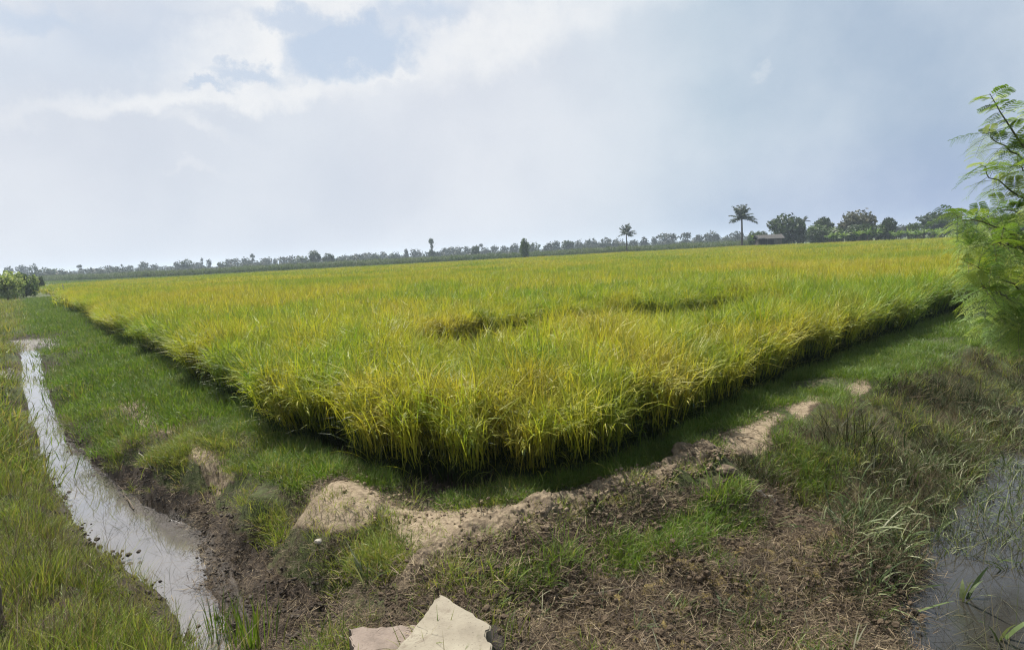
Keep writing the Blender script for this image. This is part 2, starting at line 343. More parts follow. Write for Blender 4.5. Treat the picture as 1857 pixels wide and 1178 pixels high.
# ground
def ground_material():
    m = bpy.data.materials.new('soil'); m.use_nodes = True; t = NT(m.node_tree); p = pos(t)
    nf = t.noise(p, 14, 8, 0.7); nm = t.noise(p, 2.2, 6, 0.6); nff = t.noise(p, 60, 5, 0.7)
    dirt = t.ramp(nf, [(0.25, (0.022, 0.015, 0.009)), (0.48, (0.07, 0.048, 0.028)), (0.72, (0.17, 0.125, 0.072))])
    mud = t.ramp(nf, [(0.3, (0.014, 0.010, 0.007)), (0.55, (0.05, 0.036, 0.025)), (0.8, (0.11, 0.085, 0.06))])
    sand = t.ramp(t.noise(p, 9, 8, 0.7, 1.2), [(0.25, (0.07, 0.05, 0.032)), (0.42, (0.19, 0.145, 0.095)), (0.55, (0.31, 0.245, 0.165)), (0.75, (0.42, 0.34, 0.235))])
    grn = t.ramp(nf, [(0.25, (0.025, 0.028, 0.008)), (0.55, (0.055, 0.07, 0.018)), (0.8, (0.11, 0.12, 0.035))])
    moss = t.ramp(nff, [(0.3, (0.09, 0.07, 0.02)), (0.7, (0.34, 0.26, 0.09))])
    a = lambda n_: attr(t, n_)
    jit = t.m('MULTIPLY', t.m('SUBTRACT', nm, 0.5), 0.9); jit2 = t.m('MULTIPLY', t.m('SUBTRACT', nf, 0.5), 0.7)
    jj = t.m('ADD', jit, jit2)
    def msk(n_): return t.ss(t.m('ADD', a(n_), jj), 0.35, 0.65)
    col = t.mix(msk('w_green'), dirt, grn); col = t.mix(t.m('MULTIPLY', msk('w_moss'), 0.8), col, moss)
    col = t.mix(msk('w_sand'), col, sand); col = t.mix(msk('w_mud'), col, mud)
    col = t.mix(a('w_far'), col, t.ramp(t.noise(p, 0.03, 6, 0.6), [(0.3, (0.05, 0.08, 0.02)), (0.7, (0.13, 0.16, 0.045))]))
    col = lower(t, col)
    rough = t.ss(t.m('ADD', a('w_wet'), t.m('MULTIPLY', jj, 0.5)), 0.3, 0.8, 0.95, 0.35)
    hh = t.m('ADD', nf, t.m('MULTIPLY', nff, 0.5))
    bp = t.n('ShaderNodeBump', {'Height': hh, 'Strength': 0.8, 'Distance': 0.03})
    b = t.n('ShaderNodeBsdfPrincipled', {'Base Color': col, 'Roughness': rough, 'Specular IOR Level': 0.3, 'Normal': bp.outputs[0]})
    t.n('ShaderNodeOutputMaterial', {0: b.outputs[0]}); return m
def build_ground():
    rr = [0.0] + list(0.5 * 1.0115 ** np.arange(0, 560)) ; r_ = np.array(rr)
    ext = [r_[-1]]
    while ext[-1] < 4500: ext.append(ext[-1] * 1.08)
    r_ = np.concatenate([r_, ext[1:]])
    fine = np.linspace(-0.80, 0.80, 460); rest = np.linspace(0.80, 2 * np.pi - 0.80, 50)[1:-1]
    th = np.concatenate([fine, rest]); nt = len(th)
    Rr, Th = np.meshgrid(r_[1:], th, indexing='ij')
    X = Rr * np.sin(Th); Y = Rr * np.cos(Th); Z = height(X, Y)
    V = np.concatenate([[[0, 0, float(height(np.array([0.0]), np.array([0.01]))[0])]], np.stack([X, Y, Z], -1).reshape(-1, 3)])
    i = np.arange(len(r_) - 2)[:, None] * nt; j = np.arange(nt)[None]; jn = (j + 1) % nt
    Fq = np.stack([1 + i + j, 1 + i + jn, 1 + i + nt + jn, 1 + i + nt + j], -1).reshape(-1, 4)[:, ::-1]
    tri = np.stack([np.zeros(nt), 1 + (np.arange(nt) + 1) % nt, 1 + np.arange(nt), np.zeros(nt)], -1)
    me = npmesh('ground', V, Fq, smooth=True)
    x, y, z = V[:, 0], V[:, 1], V[:, 2]; u, v = proj(x, y, z); fld = inpoly(x, y, FIELD)
    def put(n_, val):
        a = me.attributes.new(n_, 'FLOAT', 'POINT'); a.data.foreach_set('value', np.clip(val, 0, 1).astype(np.float32))
    zr = height_raw(x, y); r0 = np.hypot(x, y)
    def soft(poly, k):   # feathered inside-ness on the ground
        P = [tuple(g(a, b, .12 if poly in SANDS else -.1)[:2]) for a, b in poly]; ins = inpoly(x, y, P); d = segdist(x, y, P + [P[0]])
        return np.clip(0.5 + np.where(ins, d, -d) / (k * (0.25 + r0 * 0.12)), 0, 1)
    sand = np.maximum.reduce([soft(q, 0.13) for q in SANDS] + [.46 * soft(q, .3) for q in PALE]); lit = soft(LITTER, 0.8)
    mud = np.clip((-0.20 - zr) * 6, 0, 1) * (x < 0.4) + np.clip((-0.43 - zr) * 12, 0, 1) * (x > 0.4)
    put('w_mud', np.maximum(mud, np.where(fld, 0.9, 0))); put('w_sand', sand * (0.35 + 1.0 * fbm(x, y, 3.5, 4, 71, .6)))
    put('w_wet', np.clip((-0.38 - zr) * 9, 0, 1))
    put('w_green', np.where((mud < 0.5) & (sand < 0.5), np.clip(0.34 + r0 / 28, 0, .8) - 0.5 * lit, 0.1)); put('w_moss', lit * 0.62 * (0.6 + 0.8 * fbm(x, y, 1.8, 3, 14)))
    put('w_far', np.clip((r0 - 70) / 60, 0, 1) * (~fld))
    tag(link('ground', me, [ground_material()]), kind='structure')
SANDS = [[(525, 925), (570, 862), (640, 860), (700, 905), (670, 945), (600, 955)], [(690, 905), (800, 925), (960, 900), (1010, 905), (920, 985), (800, 1000), (720, 980)],
         [(1295, 812), (1305, 775), (1350, 765), (1400, 742), (1430, 752), (1395, 775), (1400, 792)], [(1205, 832), (1235, 808), (1285, 812), (1275, 836)], [(1425, 738), (1470, 712), (1505, 720), (1450, 757)], [(1530, 702), (1568, 686), (1580, 698), (1545, 714)],
         [(205, 700), (300, 735), (330, 770), (280, 775), (200, 720)], [(340, 785), (430, 820), (420, 845), (340, 815)]]
PALE = [[(620, 950), (700, 935), (900, 955), (860, 985), (790, 1015), (745, 1045), (690, 1035)], [(480, 850), (560, 870), (560, 930), (470, 900)], [(1150, 845), (1250, 800), (1400, 735), (1550, 680), (1620, 660), (1500, 735), (1300, 815), (1180, 860)], [(200, 690), (430, 800), (450, 850), (330, 830), (210, 740)]]
LITTER = [(900, 1060), (1080, 1000), (1300, 960), (1450, 900), (1640, 940), (1690, 1040), (1660, 1300), (900, 1300)]
build_ground()

# ------------------------------------------------------------------ water
def water_mat(name, base, rough, br, coat):
    m = bpy.data.materials.new(name); m.use_nodes = True; t = NT(m.node_tree); p = pos(t)
    col = t.ramp(t.noise(p, 1.5, 5, 0.6), [(0.3, tuple(c * 0.7 for c in base)), (0.7, base)])
    bp = t.n('ShaderNodeBump', {'Height': t.noise(p, 14, 4, 0.5), 'Strength': br, 'Distance': 0.002})
    b = t.n('ShaderNodeBsdfPrincipled', {'Base Color': col, 'Roughness': rough, 'IOR': 1.33, 'Specular IOR Level': 0.9, 'Coat Weight': coat, 'Coat Roughness': 0.02, 'Coat IOR': 1.7, 'Normal': bp.outputs[0]})
    t.n('ShaderNodeOutputMaterial', {0: b.outputs[0]}); return m
def water(name, px, z, mat):
    P = [g(u, v, z) for u, v in px]; me = bpy.data.meshes.new(name); me.from_pydata([tuple(p) for p in P], [], [list(range(len(P)))]); me.update()
    if me.polygons[0].normal.z < 0: me.flip_normals()
    tag(link(name, me, [mat]), kind='structure')
water('ditch_water', [(36, 636), (80, 636), (120, 690), (175, 780), (300, 870), (430, 940), (460, 1100), (560, 1400), (150, 1400), (200, 1100), (60, 940), (10, 760)], -0.50, water_mat('ditch water', (0.13, 0.12, 0.115), 0.03, 0.25, 1.0))
water('pond_water', [(1500, 1400), (1580, 1100), (1600, 900), (1700, 740), (1849, 640), (2100, 600), (2900, 640), (3500, 1400)], -0.49, water_mat('pond water', (0.030, 0.028, 0.025), 0.10, 0.2, 0.1))

# ------------------------------------------------------------------ scattering
def scatter(name, variants, P, rotz, sc, idx, mats, label=None, cat_=None, tilt=None, group=None):
    """one object of stuff: geometry nodes put the variants on its points"""
    coll = bpy.data.collections.new(name + ' shapes')
    variants = [me.copy() for me in variants]
    for k, me in enumerate(variants):
        me.materials.clear()
        for mm in mats: me.materials.append(mm)
        o = bpy.data.objects.new('%s shape %02d' % (name, k), me); coll.objects.link(o)
    n = len(P); me = bpy.data.meshes.new(name); me.vertices.add(n); me.vertices.foreach_set('co', np.asarray(P, np.float32).ravel())
    rv = np.zeros((n, 3), np.float32); rv[:, 2] = rotz
    if tilt is not None: rv[:, :2] = tilt
    a = me.attributes.new('rv', 'FLOAT_VECTOR', 'POINT'); a.data.foreach_set('vector', rv.ravel())
    a = me.attributes.new('sc', 'FLOAT', 'POINT'); a.data.foreach_set('value', np.asarray(sc, np.float32))
    a = me.attributes.new('ix', 'INT', 'POINT'); a.data.foreach_set('value', np.asarray(idx, np.int32)); me.update()
    o = link(name, me, mats); t = bpy.data.node_groups.new(name, 'GeometryNodeTree')
    t.interface.new_socket('Geometry', in_out='INPUT', socket_type='NodeSocketGeometry'); t.interface.new_socket('Geometry', in_out='OUTPUT', socket_type='NodeSocketGeometry')
    N = t.nodes; gi = N.new('NodeGroupInput'); go = N.new('NodeGroupOutput'); ci = N.new('GeometryNodeCollectionInfo'); ci.inputs['Collection'].default_value = coll
    ci.inputs['Separate Children'].default_value = True; ci.inputs['Reset Children'].default_value = True
    ip = N.new('GeometryNodeInstanceOnPoints'); ip.inputs['Pick Instance'].default_value = True
    def na(nm, ty): q = N.new('GeometryNodeInputNamedAttribute'); q.data_type = ty; q.inputs[0].default_value = nm; return q.outputs['Attribute']
    e2r = N.new('FunctionNodeEulerToRotation'); t.links.new(na('rv', 'FLOAT_VECTOR'), e2r.inputs[0])
    t.links.new(gi.outputs[0], ip.inputs['Points']); t.links.new(ci.outputs[0], ip.inputs['Instance']); t.links.new(na('ix', 'INT'), ip.inputs['Instance Index'])
    t.links.new(e2r.outputs[0], ip.inputs['Rotation']); t.links.new(na('sc', 'FLOAT'), ip.inputs['Scale']); t.links.new(ip.outputs[0], go.inputs[0])
    md = o.modifiers.new('scatter', 'NODES'); md.node_group = t
    return tag(o, label, cat_, group, 'stuff')

# ---- rice
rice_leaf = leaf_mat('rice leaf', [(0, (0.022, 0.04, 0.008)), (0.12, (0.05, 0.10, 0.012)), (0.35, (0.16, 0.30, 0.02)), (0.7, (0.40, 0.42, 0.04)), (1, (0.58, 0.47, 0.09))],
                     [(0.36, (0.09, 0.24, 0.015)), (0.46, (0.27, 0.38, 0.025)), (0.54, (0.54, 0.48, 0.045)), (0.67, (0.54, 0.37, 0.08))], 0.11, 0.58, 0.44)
rice_ear = leaf_mat('rice panicle', [(0, (0.32, 0.28, 0.06)), (0.5, (0.50, 0.36, 0.10)), (1, (0.46, 0.28, 0.10))],
                    [(0.36, (0.24, 0.30, 0.03)), (0.5, (0.46, 0.36, 0.05)), (0.68, (0.44, 0.28, 0.10))], 0.11, 0.45, 0.3, spec=.1)
def rice_parts(cx, cy, nl, ne, ns, h=0.86, wl=1.0, spread=0.06, seg=4, grain=True, sc=1.0):
    pr = []
    b = np.stack([cx + RNG.normal(0, spread, nl), cy + RNG.normal(0, spread, nl), U(0.26, 0.62, nl) * h], -1)
    L = (h - b[:, 2]) * U(0.9, 1.65, nl); az_ = U(0, 2 * np.pi, nl)
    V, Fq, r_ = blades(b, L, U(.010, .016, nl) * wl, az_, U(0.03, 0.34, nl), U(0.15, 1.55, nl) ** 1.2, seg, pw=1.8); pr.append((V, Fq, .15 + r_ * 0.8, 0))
    if grain:
        k_ = 14; b = np.stack([cx + RNG.normal(0, spread, k_), cy + RNG.normal(0, spread, k_), U(.08, .35, k_) * h], -1)
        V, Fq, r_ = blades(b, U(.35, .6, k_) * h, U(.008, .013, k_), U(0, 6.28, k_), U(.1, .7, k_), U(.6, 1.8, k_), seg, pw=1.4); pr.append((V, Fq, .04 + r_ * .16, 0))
    if ns:
        b = np.stack([cx + RNG.normal(0, spread, ns), cy + RNG.normal(0, spread, ns), np.zeros(ns)], -1)
        V, Fq, r_ = blades(b, U(.6, .8, ns) * h, U(.005, .008, ns) * wl, U(0, 6.28, ns), U(0.0, 0.22, ns), U(0, 0.15, ns), 2, prof='stem'); pr.append((V, Fq, r_ * 0.0, 0))  # stems take the darkest tone, the foot shade put into their colour
    if ne:
        b = np.stack([cx + RNG.normal(0, spread * 1.5, ne), cy + RNG.normal(0, spread * 1.5, ne), U(0.62, 0.86, ne) * h], -1)
        az_ = U(0, 6.28, ne); L = U(.13, .22, ne); ln_ = U(0.2, 0.7, ne); cu = U(1.0, 2.2, ne)
        V, Fq, r_ = blades(b, L, U(.009, .013, ne) * wl, az_, ln_, cu, 5, pw=0.9, prof='ear'); pr.append((V, Fq, r_, 1))
        if grain:
            for _ in range(3):
                V, Fq, r_ = blades(b + np.array([0, 0, 0.04]), L * U(.6, 1, ne), U(.004, .007, ne) * wl, az_ + U(-.5, .5, ne), ln_, cu * U(.8, 1.2, ne), 4, pw=0.9, prof='ear'); pr.append((V, Fq, r_, 1))
    return pr
def build_rice():
    MS = [rice_leaf, rice_ear]
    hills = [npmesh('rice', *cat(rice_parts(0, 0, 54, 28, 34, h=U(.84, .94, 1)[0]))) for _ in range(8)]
    mids = []
    for _ in range(6):
        pr = []
        for cx in np.arange(-0.45, .5, .22):
            for cy in np.arange(-0.45, .5, .22): pr += rice_parts(cx + U(-.06, .06, 1)[0], cy + U(-.06, .06, 1)[0], 12, 8, 3, wl=1.7, spread=.09, seg=3, grain=False, h=U(.82, .93, 1)[0])
        mids.append(npmesh('rice', *cat(pr)))
    fars = []
    for _ in range(6):
        pr = []
        for cx in np.arange(-1.4, 1.5, .31):
            for cy in np.arange(-1.4, 1.5, .31): pr += rice_parts(cx + U(-.1, .1, 1)[0], cy + U(-.1, .1, 1)[0], 8, 8, 0, wl=3.6, spread=.12, seg=3, grain=False, h=U(.80, .92, 1)[0])
        fars.append(npmesh('rice', *cat(pr)))
    # hills close to the camera and along the outline, patches further off
    q = 0.185; xs = np.arange(-40, 30, q); ys = np.arange(3, 62, q); X, Y = [a.ravel() for a in np.meshgrid(xs, ys)]
    d = np.hypot(X, Y); m = (d < 62) & (np.abs(np.arctan2(X, Y)) < 0.95); X, Y, d = X[m], Y[m], d[m]
    X = X + RNG.normal(0, .035, len(X)); Y = Y + RNG.normal(0, .035, len(Y))
    m = field_in(X, Y); X, Y, d = X[m], Y[m], d[m]
    ed = segdist(X, Y, EDGE); gp = np.min([segdist(X, Y, [tuple(p) for p in ln]) for ln, _ in GAPS[:4]], 0)
    m = (d < 13.5) | ((ed < 1.3) & (d < 60)) | ((gp < 3.2) & (d < 45)); X, Y, d = X[m], Y[m], d[m]; ed = ed[m]; gp = gp[m]
    Z = height(X, Y); n = len(X)
    sc = RNG.normal(1, .07, n) * (0.94 + 0.14 * fbm(X, Y, .5, 3, 4)); sc *= 1 - 0.22 * np.clip(fbm(X, Y, .9, 2, 15) - .55, 0, 1) * 3
    out = np.clip(1 - ed / 0.35, 0, 1) * 0.34                          # the outer hills lean out over the bund
    tl = RNG.normal(0, .06, (n, 2)); rz = U(0, 6.28, n)
    cen = np.array([3.0, 25.0]); ox, oy = X - cen[0], Y - cen[1]; nn = np.hypot(ox, oy)
    ux, uy = ox / nn, oy / nn                                          # outward
    # rotation (rx, ry, rz) is applied x then y then z: put the tilt in the rotated frame
    lx = ux * np.cos(rz) + uy * np.sin(rz); ly = -ux * np.sin(rz) + uy * np.cos(rz)
    tl[:, 1] += out * lx; tl[:, 0] -= out * ly
    scatter('rice_crop', hills, np.stack([X, Y, Z], -1), rz, sc, RNG.integers(0, 8, n), MS, 'ripening rice standing knee to hip high along the near corner of the field', 'rice', tilt=tl)
    q = 0.8; xs = np.arange(-60, 60, q); ys = np.arange(5, 60, q); X, Y = [a.ravel() for a in np.meshgrid(xs, ys)]
    d = np.hypot(X, Y); m = (d > 12.8) & (d < 48) & (np.abs(np.arctan2(X, Y)) < 0.95); X, Y = X[m], Y[m]
    m = field_in(X, Y) & (segdist(X, Y, EDGE) > .75); 
    for ln, _w in GAPS[:4]: m &= segdist(X, Y, [tuple(p) for p in ln]) > 2.6
    X, Y = X[m] + RNG.normal(0, .07, m.sum()), Y[m] + RNG.normal(0, .07, m.sum()); n = len(X)
    scatter('rice_crop', mids, np.stack([X, Y, height(X, Y)], -1), RNG.integers(0, 4, n) * np.pi / 2 + U(-.15, .15, n), RNG.normal(1, .03, n) * (0.94 + 0.14 * fbm(X, Y, .5, 3, 4)), RNG.integers(0, 6, n), MS, 'yellow green rice filling the middle of the field', 'rice')
    q = 2.5; xs = np.arange(-170, 170, q); ys = np.arange(20, 200, q); X, Y = [a.ravel() for a in np.meshgrid(xs, ys)]
    d = np.hypot(X, Y); m = (d > 46.5) & (np.abs(np.arctan2(X, Y)) < 0.95); X, Y = X[m], Y[m]
    m = field_in(X, Y) & (segdist(X, Y, FIELD) > 1.0); X, Y = X[m] + RNG.normal(0, .2, m.sum()), Y[m] + RNG.normal(0, .2, m.sum()); n = len(X)
    scatter('rice_crop', fars, np.stack([X, Y, np.zeros(n)], -1), RNG.integers(0, 4, n) * np.pi / 2 + U(-.15, .15, n), RNG.normal(1, .03, n) * (0.95 + 0.1 * fbm(X, Y, .2, 3, 4)), RNG.integers(0, 6, n), MS, 'golden rice at the far side of the field before the cane strip', 'rice')
build_rice()

# ---- grasses
import bmesh
G_BR = leaf_mat('bund grass', [(0, (0.07, 0.15, 0.012)), (0.55, (0.13, 0.24, 0.02)), (0.85, (0.22, 0.30, 0.04)), (1, (0.36, 0.30, 0.12))], [(0.35, (0.08, 0.17, 0.015)), (0.65, (0.20, 0.25, 0.04))], 0.6, 0.35, 0.4)
G_YL = leaf_mat('verge grass', [(0, (0.08, 0.15, 0.015)), (0.45, (0.22, 0.31, 0.03)), (0.7, (0.38, 0.41, 0.06)), (0.86, (0.36, 0.29, 0.12)), (1, (0.22, 0.14, 0.08))], [(0.38, (0.10, 0.20, 0.02)), (0.62, (0.34, 0.30, 0.09))], 0.5, 0.35, 0.42)
G_DK = leaf_mat('bank weeds', [(0, (0.012, 0.022, 0.006)), (0.45, (0.028, 0.045, 0.010)), (0.72, (0.06, 0.07, 0.025)), (0.88, (0.17, 0.15, 0.09)), (1, (0.05, 0.032, 0.02))], [(0.38, (0.022, 0.04, 0.008)), (0.62, (0.05, 0.04, 0.02))], 0.7, 0.4, 0.12, spec=.12)
G_LT = leaf_mat('dead litter', [(0, (0.03, 0.02, 0.012)), (0.55, (0.085, 0.056, 0.032)), (0.85, (0.19, 0.14, 0.08)), (1, (0.36, 0.29, 0.18))], None, trans=0.1, rough=0.8)
G_RD = leaf_mat('reed leaf', [(0, (0.04, 0.07, 0.015)), (0.45, (0.10, 0.15, 0.04)), (0.8, (0.22, 0.25, 0.12)), (1, (0.34, 0.33, 0.22))], None, trans=0.25, rough=0.6, spec=0.25)
def tuft(n, h, wd, spread, lean=(0.05, 0.6), curl=(0.1, 1.4), seg=3, mix=1.0, z=0.0):
    b = np.stack([RNG.normal(0, spread, n), RNG.normal(0, spread, n), np.full(n, z)], -1)
    az_ = np.arctan2(b[:, 1], b[:, 0]) + RNG.normal(0, .9, n)
    return blades(b, h * U(.45, 1.1, n), wd * U(.7, 1.3, n), az_, U(*lean, n), U(*curl, n), seg, pw=1.5, rnd=U(0, 1, n) ** mix)
def tmesh(*tufts):
    return npmesh('tuft', *cat([(V, Fq, r_, 0) for V, Fq, r_ in tufts]))
def scat_px(n, poly, dens=None, rmax=60, rmin=1.5, power=1.0, z=0.0):
    """n random ground points that fall inside a photo-shaped outline on the ground; thinned with distance"""
    P = np.array([g(u, v, z)[:2] for u, v in poly]); X = []; Y = []; tot = 0; lo, hi = P.min(0), P.max(0)
    a0, a1 = np.arctan2(P[:, 0], P[:, 1]).min(), np.arctan2(P[:, 0], P[:, 1]).max(); rr = np.hypot(P[:, 0], P[:, 1]); r0, r1 = max(rmin, rr.min() * 0.9), min(rmax, rr.max())
    it = 0
    while tot < n and it < 60:
        k = 20000; th = U(a0, a1, k)
        r_ = (r0 ** (2 - power) + U(0, 1, k) * (r1 ** (2 - power) - r0 ** (2 - power))) ** (1 / (2 - power)) if power < 2 else r0 * (r1 / r0) ** U(0, 1, k)
        x, y = r_ * np.sin(th), r_ * np.cos(th); m = inpoly(x, y, [tuple(p) for p in P])
        if dens is not None: m &= U(0, 1, k) < dens(x, y)
        X.append(x[m]); Y.append(y[m]); tot += m.sum(); it += 1
    X = np.concatenate(X)[:n]; Y = np.concatenate(Y)[:n]; return X, Y
def sow(name, X, Y, variants, mats, label, cat_='grass', s=(0.7, 1.3), tiltn=0.1, lift=0.0, grow=0.0, zmin=-0.5):
    Z = height(X, Y); m = Z > zmin
    if cat_ == 'grass' and lift == 0: m &= U(0, 1, len(X)) < sandmask(X, Y)
    X, Y, Z = X[m], Y[m], Z[m]; n = len(X)
    sc = U(*s, n) * (1 + grow * np.clip(np.hypot(X, Y) - 6, 0, 40))
    return scatter(name, variants, np.stack([X, Y, Z - 0.008 + lift], -1), U(0, 6.28, n), sc, RNG.integers(0, len(variants), n), mats, label, cat_, tilt=RNG.normal(0, tiltn, (n, 2)))
def sandmask(x, y):
    k = np.ones(len(x))
    for q in SANDS: k = np.where(inpoly(x, y, [tuple(g(a, b, .12)[:2]) for a, b in q]), 0.10, k); k = np.where(inpoly(x, y, [tuple(g(a, b + 18, .10)[:2]) for a, b in q]), np.minimum(k, .25), k)
    return k
def notfield(x, y): return ~inpoly(x, y, FIELD)
RIDGE = [(765, 1042), (800, 1015), (850, 992), (925, 955), (1000, 922), (1090, 898), (1180, 870), (1250, 842), (1310, 818)]
def build_grass():
    short = [tmesh(tuft(26, U(.06, .11, 1)[0], .0036, .06, lean=(.05, .9))) for _ in range(6)]
    shortf = [tmesh(tuft(30, U(.10, .16, 1)[0], .009, .16, seg=2)) for _ in range(5)]
    mid = [tmesh(tuft(26, U(.15, .26, 1)[0], .0048, .06, lean=(.02, .8), curl=(0.1, 1.5))) for _ in range(6)]
    tall = [tmesh(tuft(22, U(.30, .48, 1)[0], .007, .05, lean=(0, .35), curl=(0.05, 1.1), seg=4)) for _ in range(7)]
    dry = [tmesh(tuft(12, U(.25, .5, 1)[0], .0035, .06, lean=(0, .9), curl=(0, .8), mix=.35)) for _ in range(5)]
    # the left bund
    LBUND = [(60, 519), (100, 518), (150, 560), (255, 625), (400, 712), (530, 792), (700, 885), (830, 900), (960, 885), (960, 930), (760, 940), (640, 900), (560, 905), (500, 880), (430, 850), (330, 835), (220, 800), (130, 700), (85, 620), (40, 560)]
    bare = lambda x, y: np.clip((fbm(x, y, 1.3, 3, 31) - 0.40) * 7, 0.04, 1) * sandmask(x, y) * notfield(x, y)
    strip = lambda x, y: np.clip(1.5 - segdist(x, y, EDGE) / (1.0 + 0.02 * np.hypot(x, y)), 0.25, 1)
    X, Y = scat_px(3000, LBUND, lambda x, y: bare(x, y) * (segdist(x, y, EDGE) > .8), rmax=16, power=1.3)
    sow('bund_grass', X, Y, short, [G_YL], 'drier yellowish grass on the ditch side of the left bund', s=(.7, 1.5))
    X, Y = scat_px(3200, LBUND, lambda x, y: bare(x, y) * (segdist(x, y, EDGE) < 1.0), rmax=16, power=1.3)
    sow('bund_grass', X, Y, short, [G_BR], 'short green grass matting the earth bund left of the rice corner', s=(.7, 1.5))
    X, Y = scat_px(3800, LBUND, lambda x, y: notfield(x, y) * np.clip((fbm(x, y, .8, 3, 31) - 0.2) * 6, .3, 1), rmin=10, rmax=80, power=1.5)
    sow('bund_grass', X, Y, shortf, [G_BR], 'green grass on the bund running away to the far left', s=(.8, 1.4), grow=0.02)
    X, Y = scat_px(420, LBUND, lambda x, y: notfield(x, y) * np.clip((fbm(x, y, 1.7, 3, 77) - 0.45) * 7, 0, 1) * sandmask(x, y), rmax=26, power=1.3)
    sow('bund_grass', X, Y, mid, [G_YL], 'taller yellow green clumps along the ditch side of the bund', s=(.7, 1.3))
    # the right bund
    RB_ = [(830, 895), (960, 878), (1130, 835), (1260, 770), (1400, 700), (1560, 634), (1760, 560), (1900, 520), (2100, 560), (1849, 620), (1650, 690), (1480, 770), (1400, 800), (1330, 815), (1180, 850), (1010, 900)]
    X, Y = scat_px(4600, RB_, bare, rmax=30, power=1.2)
    sow('bund_grass', X, Y, short, [G_BR], 'bright short grass on the right hand bund beside the rice', s=(.8, 1.7), grow=0.03)
    X, Y = scat_px(1500, RB_, lambda x, y: notfield(x, y) * (segdist(x, y, EDGE) < 0.22), rmin=4, rmax=30, power=1.0)
    sow('bund_grass', X, Y, mid, [G_BR], 'green weeds crowding the foot of the rice', s=(.5, 1.1))
    # foot of the rice on the left side
    X, Y = scat_px(1900, LBUND, lambda x, y: notfield(x, y) * (segdist(x, y, EDGE) < 0.35) * (x < -1.2), rmin=4, rmax=26, power=1.1)
    sow('bund_grass', X, Y, mid, [G_BR], 'thick dark green grass at the foot of the rice left of the corner', s=(.5, 1.2))
    # corner tufts
    CN = [(560, 930), (760, 940), (900, 930), (1000, 905), (900, 985), (780, 1040), (700, 1060), (600, 980), (540, 950)]
    X, Y = scat_px(800, CN, lambda x, y: np.clip((fbm(x, y, 2.5, 3, 12) - 0.35) * 6, .03, 1), power=.6)
    sow('corner_grass', X, Y, short, [G_YL], 'thin grass dotting the bare corner of the bund', s=(.7, 1.5))
    # left verge, tall
    LV = [(-500, 548), (0, 520), (45, 560), (42, 640), (46, 700), (75, 800), (115, 890), (190, 985), (260, 1040), (330, 1120), (420, 1178), (560, 1260), (500, 1600), (-900, 1500), (-900, 700)]
    LVx = [(-500, 548), (0, 520), (60, 560), (42, 640), (46, 700), (60, 790), (100, 890), (170, 985), (235, 1040), (290, 1120), (340, 1178), (420, 1300), (400, 1600), (-900, 1500), (-900, 700)]
    shore = lambda x, y: np.clip((segdist(x, y, [tuple(g(a, b, -.4)[:2]) for a, b in LB]) - .03) / .45, .0, 1)
    X, Y = scat_px(5600, LVx, lambda x, y: shore(x, y) ** .5 * np.clip((fbm(x, y, 2.6, 3, 5) - 0.36) * 6, .06, 1), rmin=2.0, rmax=12, power=1.3)
    sow('verge_grass', X, Y, mid + short[:3], [G_YL], 'yellow green grass covering the near bank left of the ditch', s=(.45, 1.05), tiltn=.2)
    X, Y = scat_px(800, LVx, lambda x, y: shore(x, y) ** 2 * np.clip((fbm(x, y, 1.3, 3, 6) - 0.45) * 6, .02, 1), rmin=2.0, rmax=14, power=1.3)
    sow('verge_grass', X, Y, tall, [G_YL], 'tall upright grass blades on the near bank', s=(.55, 1.0))
    X, Y = scat_px(2200, LVx, lambda x, y: shore(x, y), rmin=2.0, rmax=30, power=1.5)
    sow('dry_grass', X, Y, dry, [G_LT], 'thin straw coloured stems among the grass left of the ditch', s=(.6, 1.2))
    midf = [tmesh(tuft(34, U(.22, .38, 1)[0], .014, .14, seg=2)) for _ in range(5)]
    X, Y = scat_px(4200, LV, lambda x, y: shore(x, y) ** 2, rmin=10, rmax=90, power=1.6)
    sow('verge_grass', X, Y, midf, [G_YL], 'rough brownish grass beyond the ditch to the far left', s=(.7, 1.3), grow=0.012)
    # right bank weeds
    RW = [(1330, 850), (1400, 800), (1650, 690), (1849, 615), (2100, 600), (2500, 640), (2400, 800), (1849, 830), (1760, 900), (1650, 960), (1560, 960), (1480, 880), (1400, 870)]
    X, Y = scat_px(3200, RW, lambda x, y: np.clip((fbm(x, y, 1.5, 3, 55) - 0.42) * 7, .06, 1), rmax=26, power=1.2)
    sow('bank_weeds', X, Y, mid, [G_DK], 'dark tangled weeds on the bank above the pond', s=(.45, 1.1), tiltn=.35)
    X, Y = scat_px(3600, RW, None, rmax=20, power=1.2)
    sow('dry_stalks', X, Y, dry, [G_LT], 'dead brown stalks lying through the weeds above the pond', s=(.5, 1.0), tiltn=.6)
    X, Y = scat_px(650, RW, lambda x, y: np.clip((fbm(x, y, 1.9, 3, 155) - 0.45) * 7, .03, 1), rmax=20, power=1.2)
    sow('bank_weeds', X, Y, mid, [G_YL], 'green leafy weeds growing through the dark tangle on the bank', s=(.5, 1.3), tiltn=.25)
    X, Y = scat_px(260, [(1480, 900), (1560, 820), (1700, 740), (1849, 700), (1849, 860), (1700, 960), (1600, 1000), (1520, 980)], None, rmax=14, power=1.0)
    sow('bank_reeds', X, Y, [tmesh(tuft(7, .34, .011, .03, lean=(.2, 1.1), curl=(.4, 1.8), seg=5)) for _ in range(6)], [G_RD], 'pale bent leaves among the weeds above the pond', 'reeds', s=(.5, 1.1), tiltn=.3)
    X, Y = scat_px(110, [(900, 1060), (1300, 980), (1560, 960), (1640, 1060), (1600, 1300), (900, 1300)], None, power=.3)
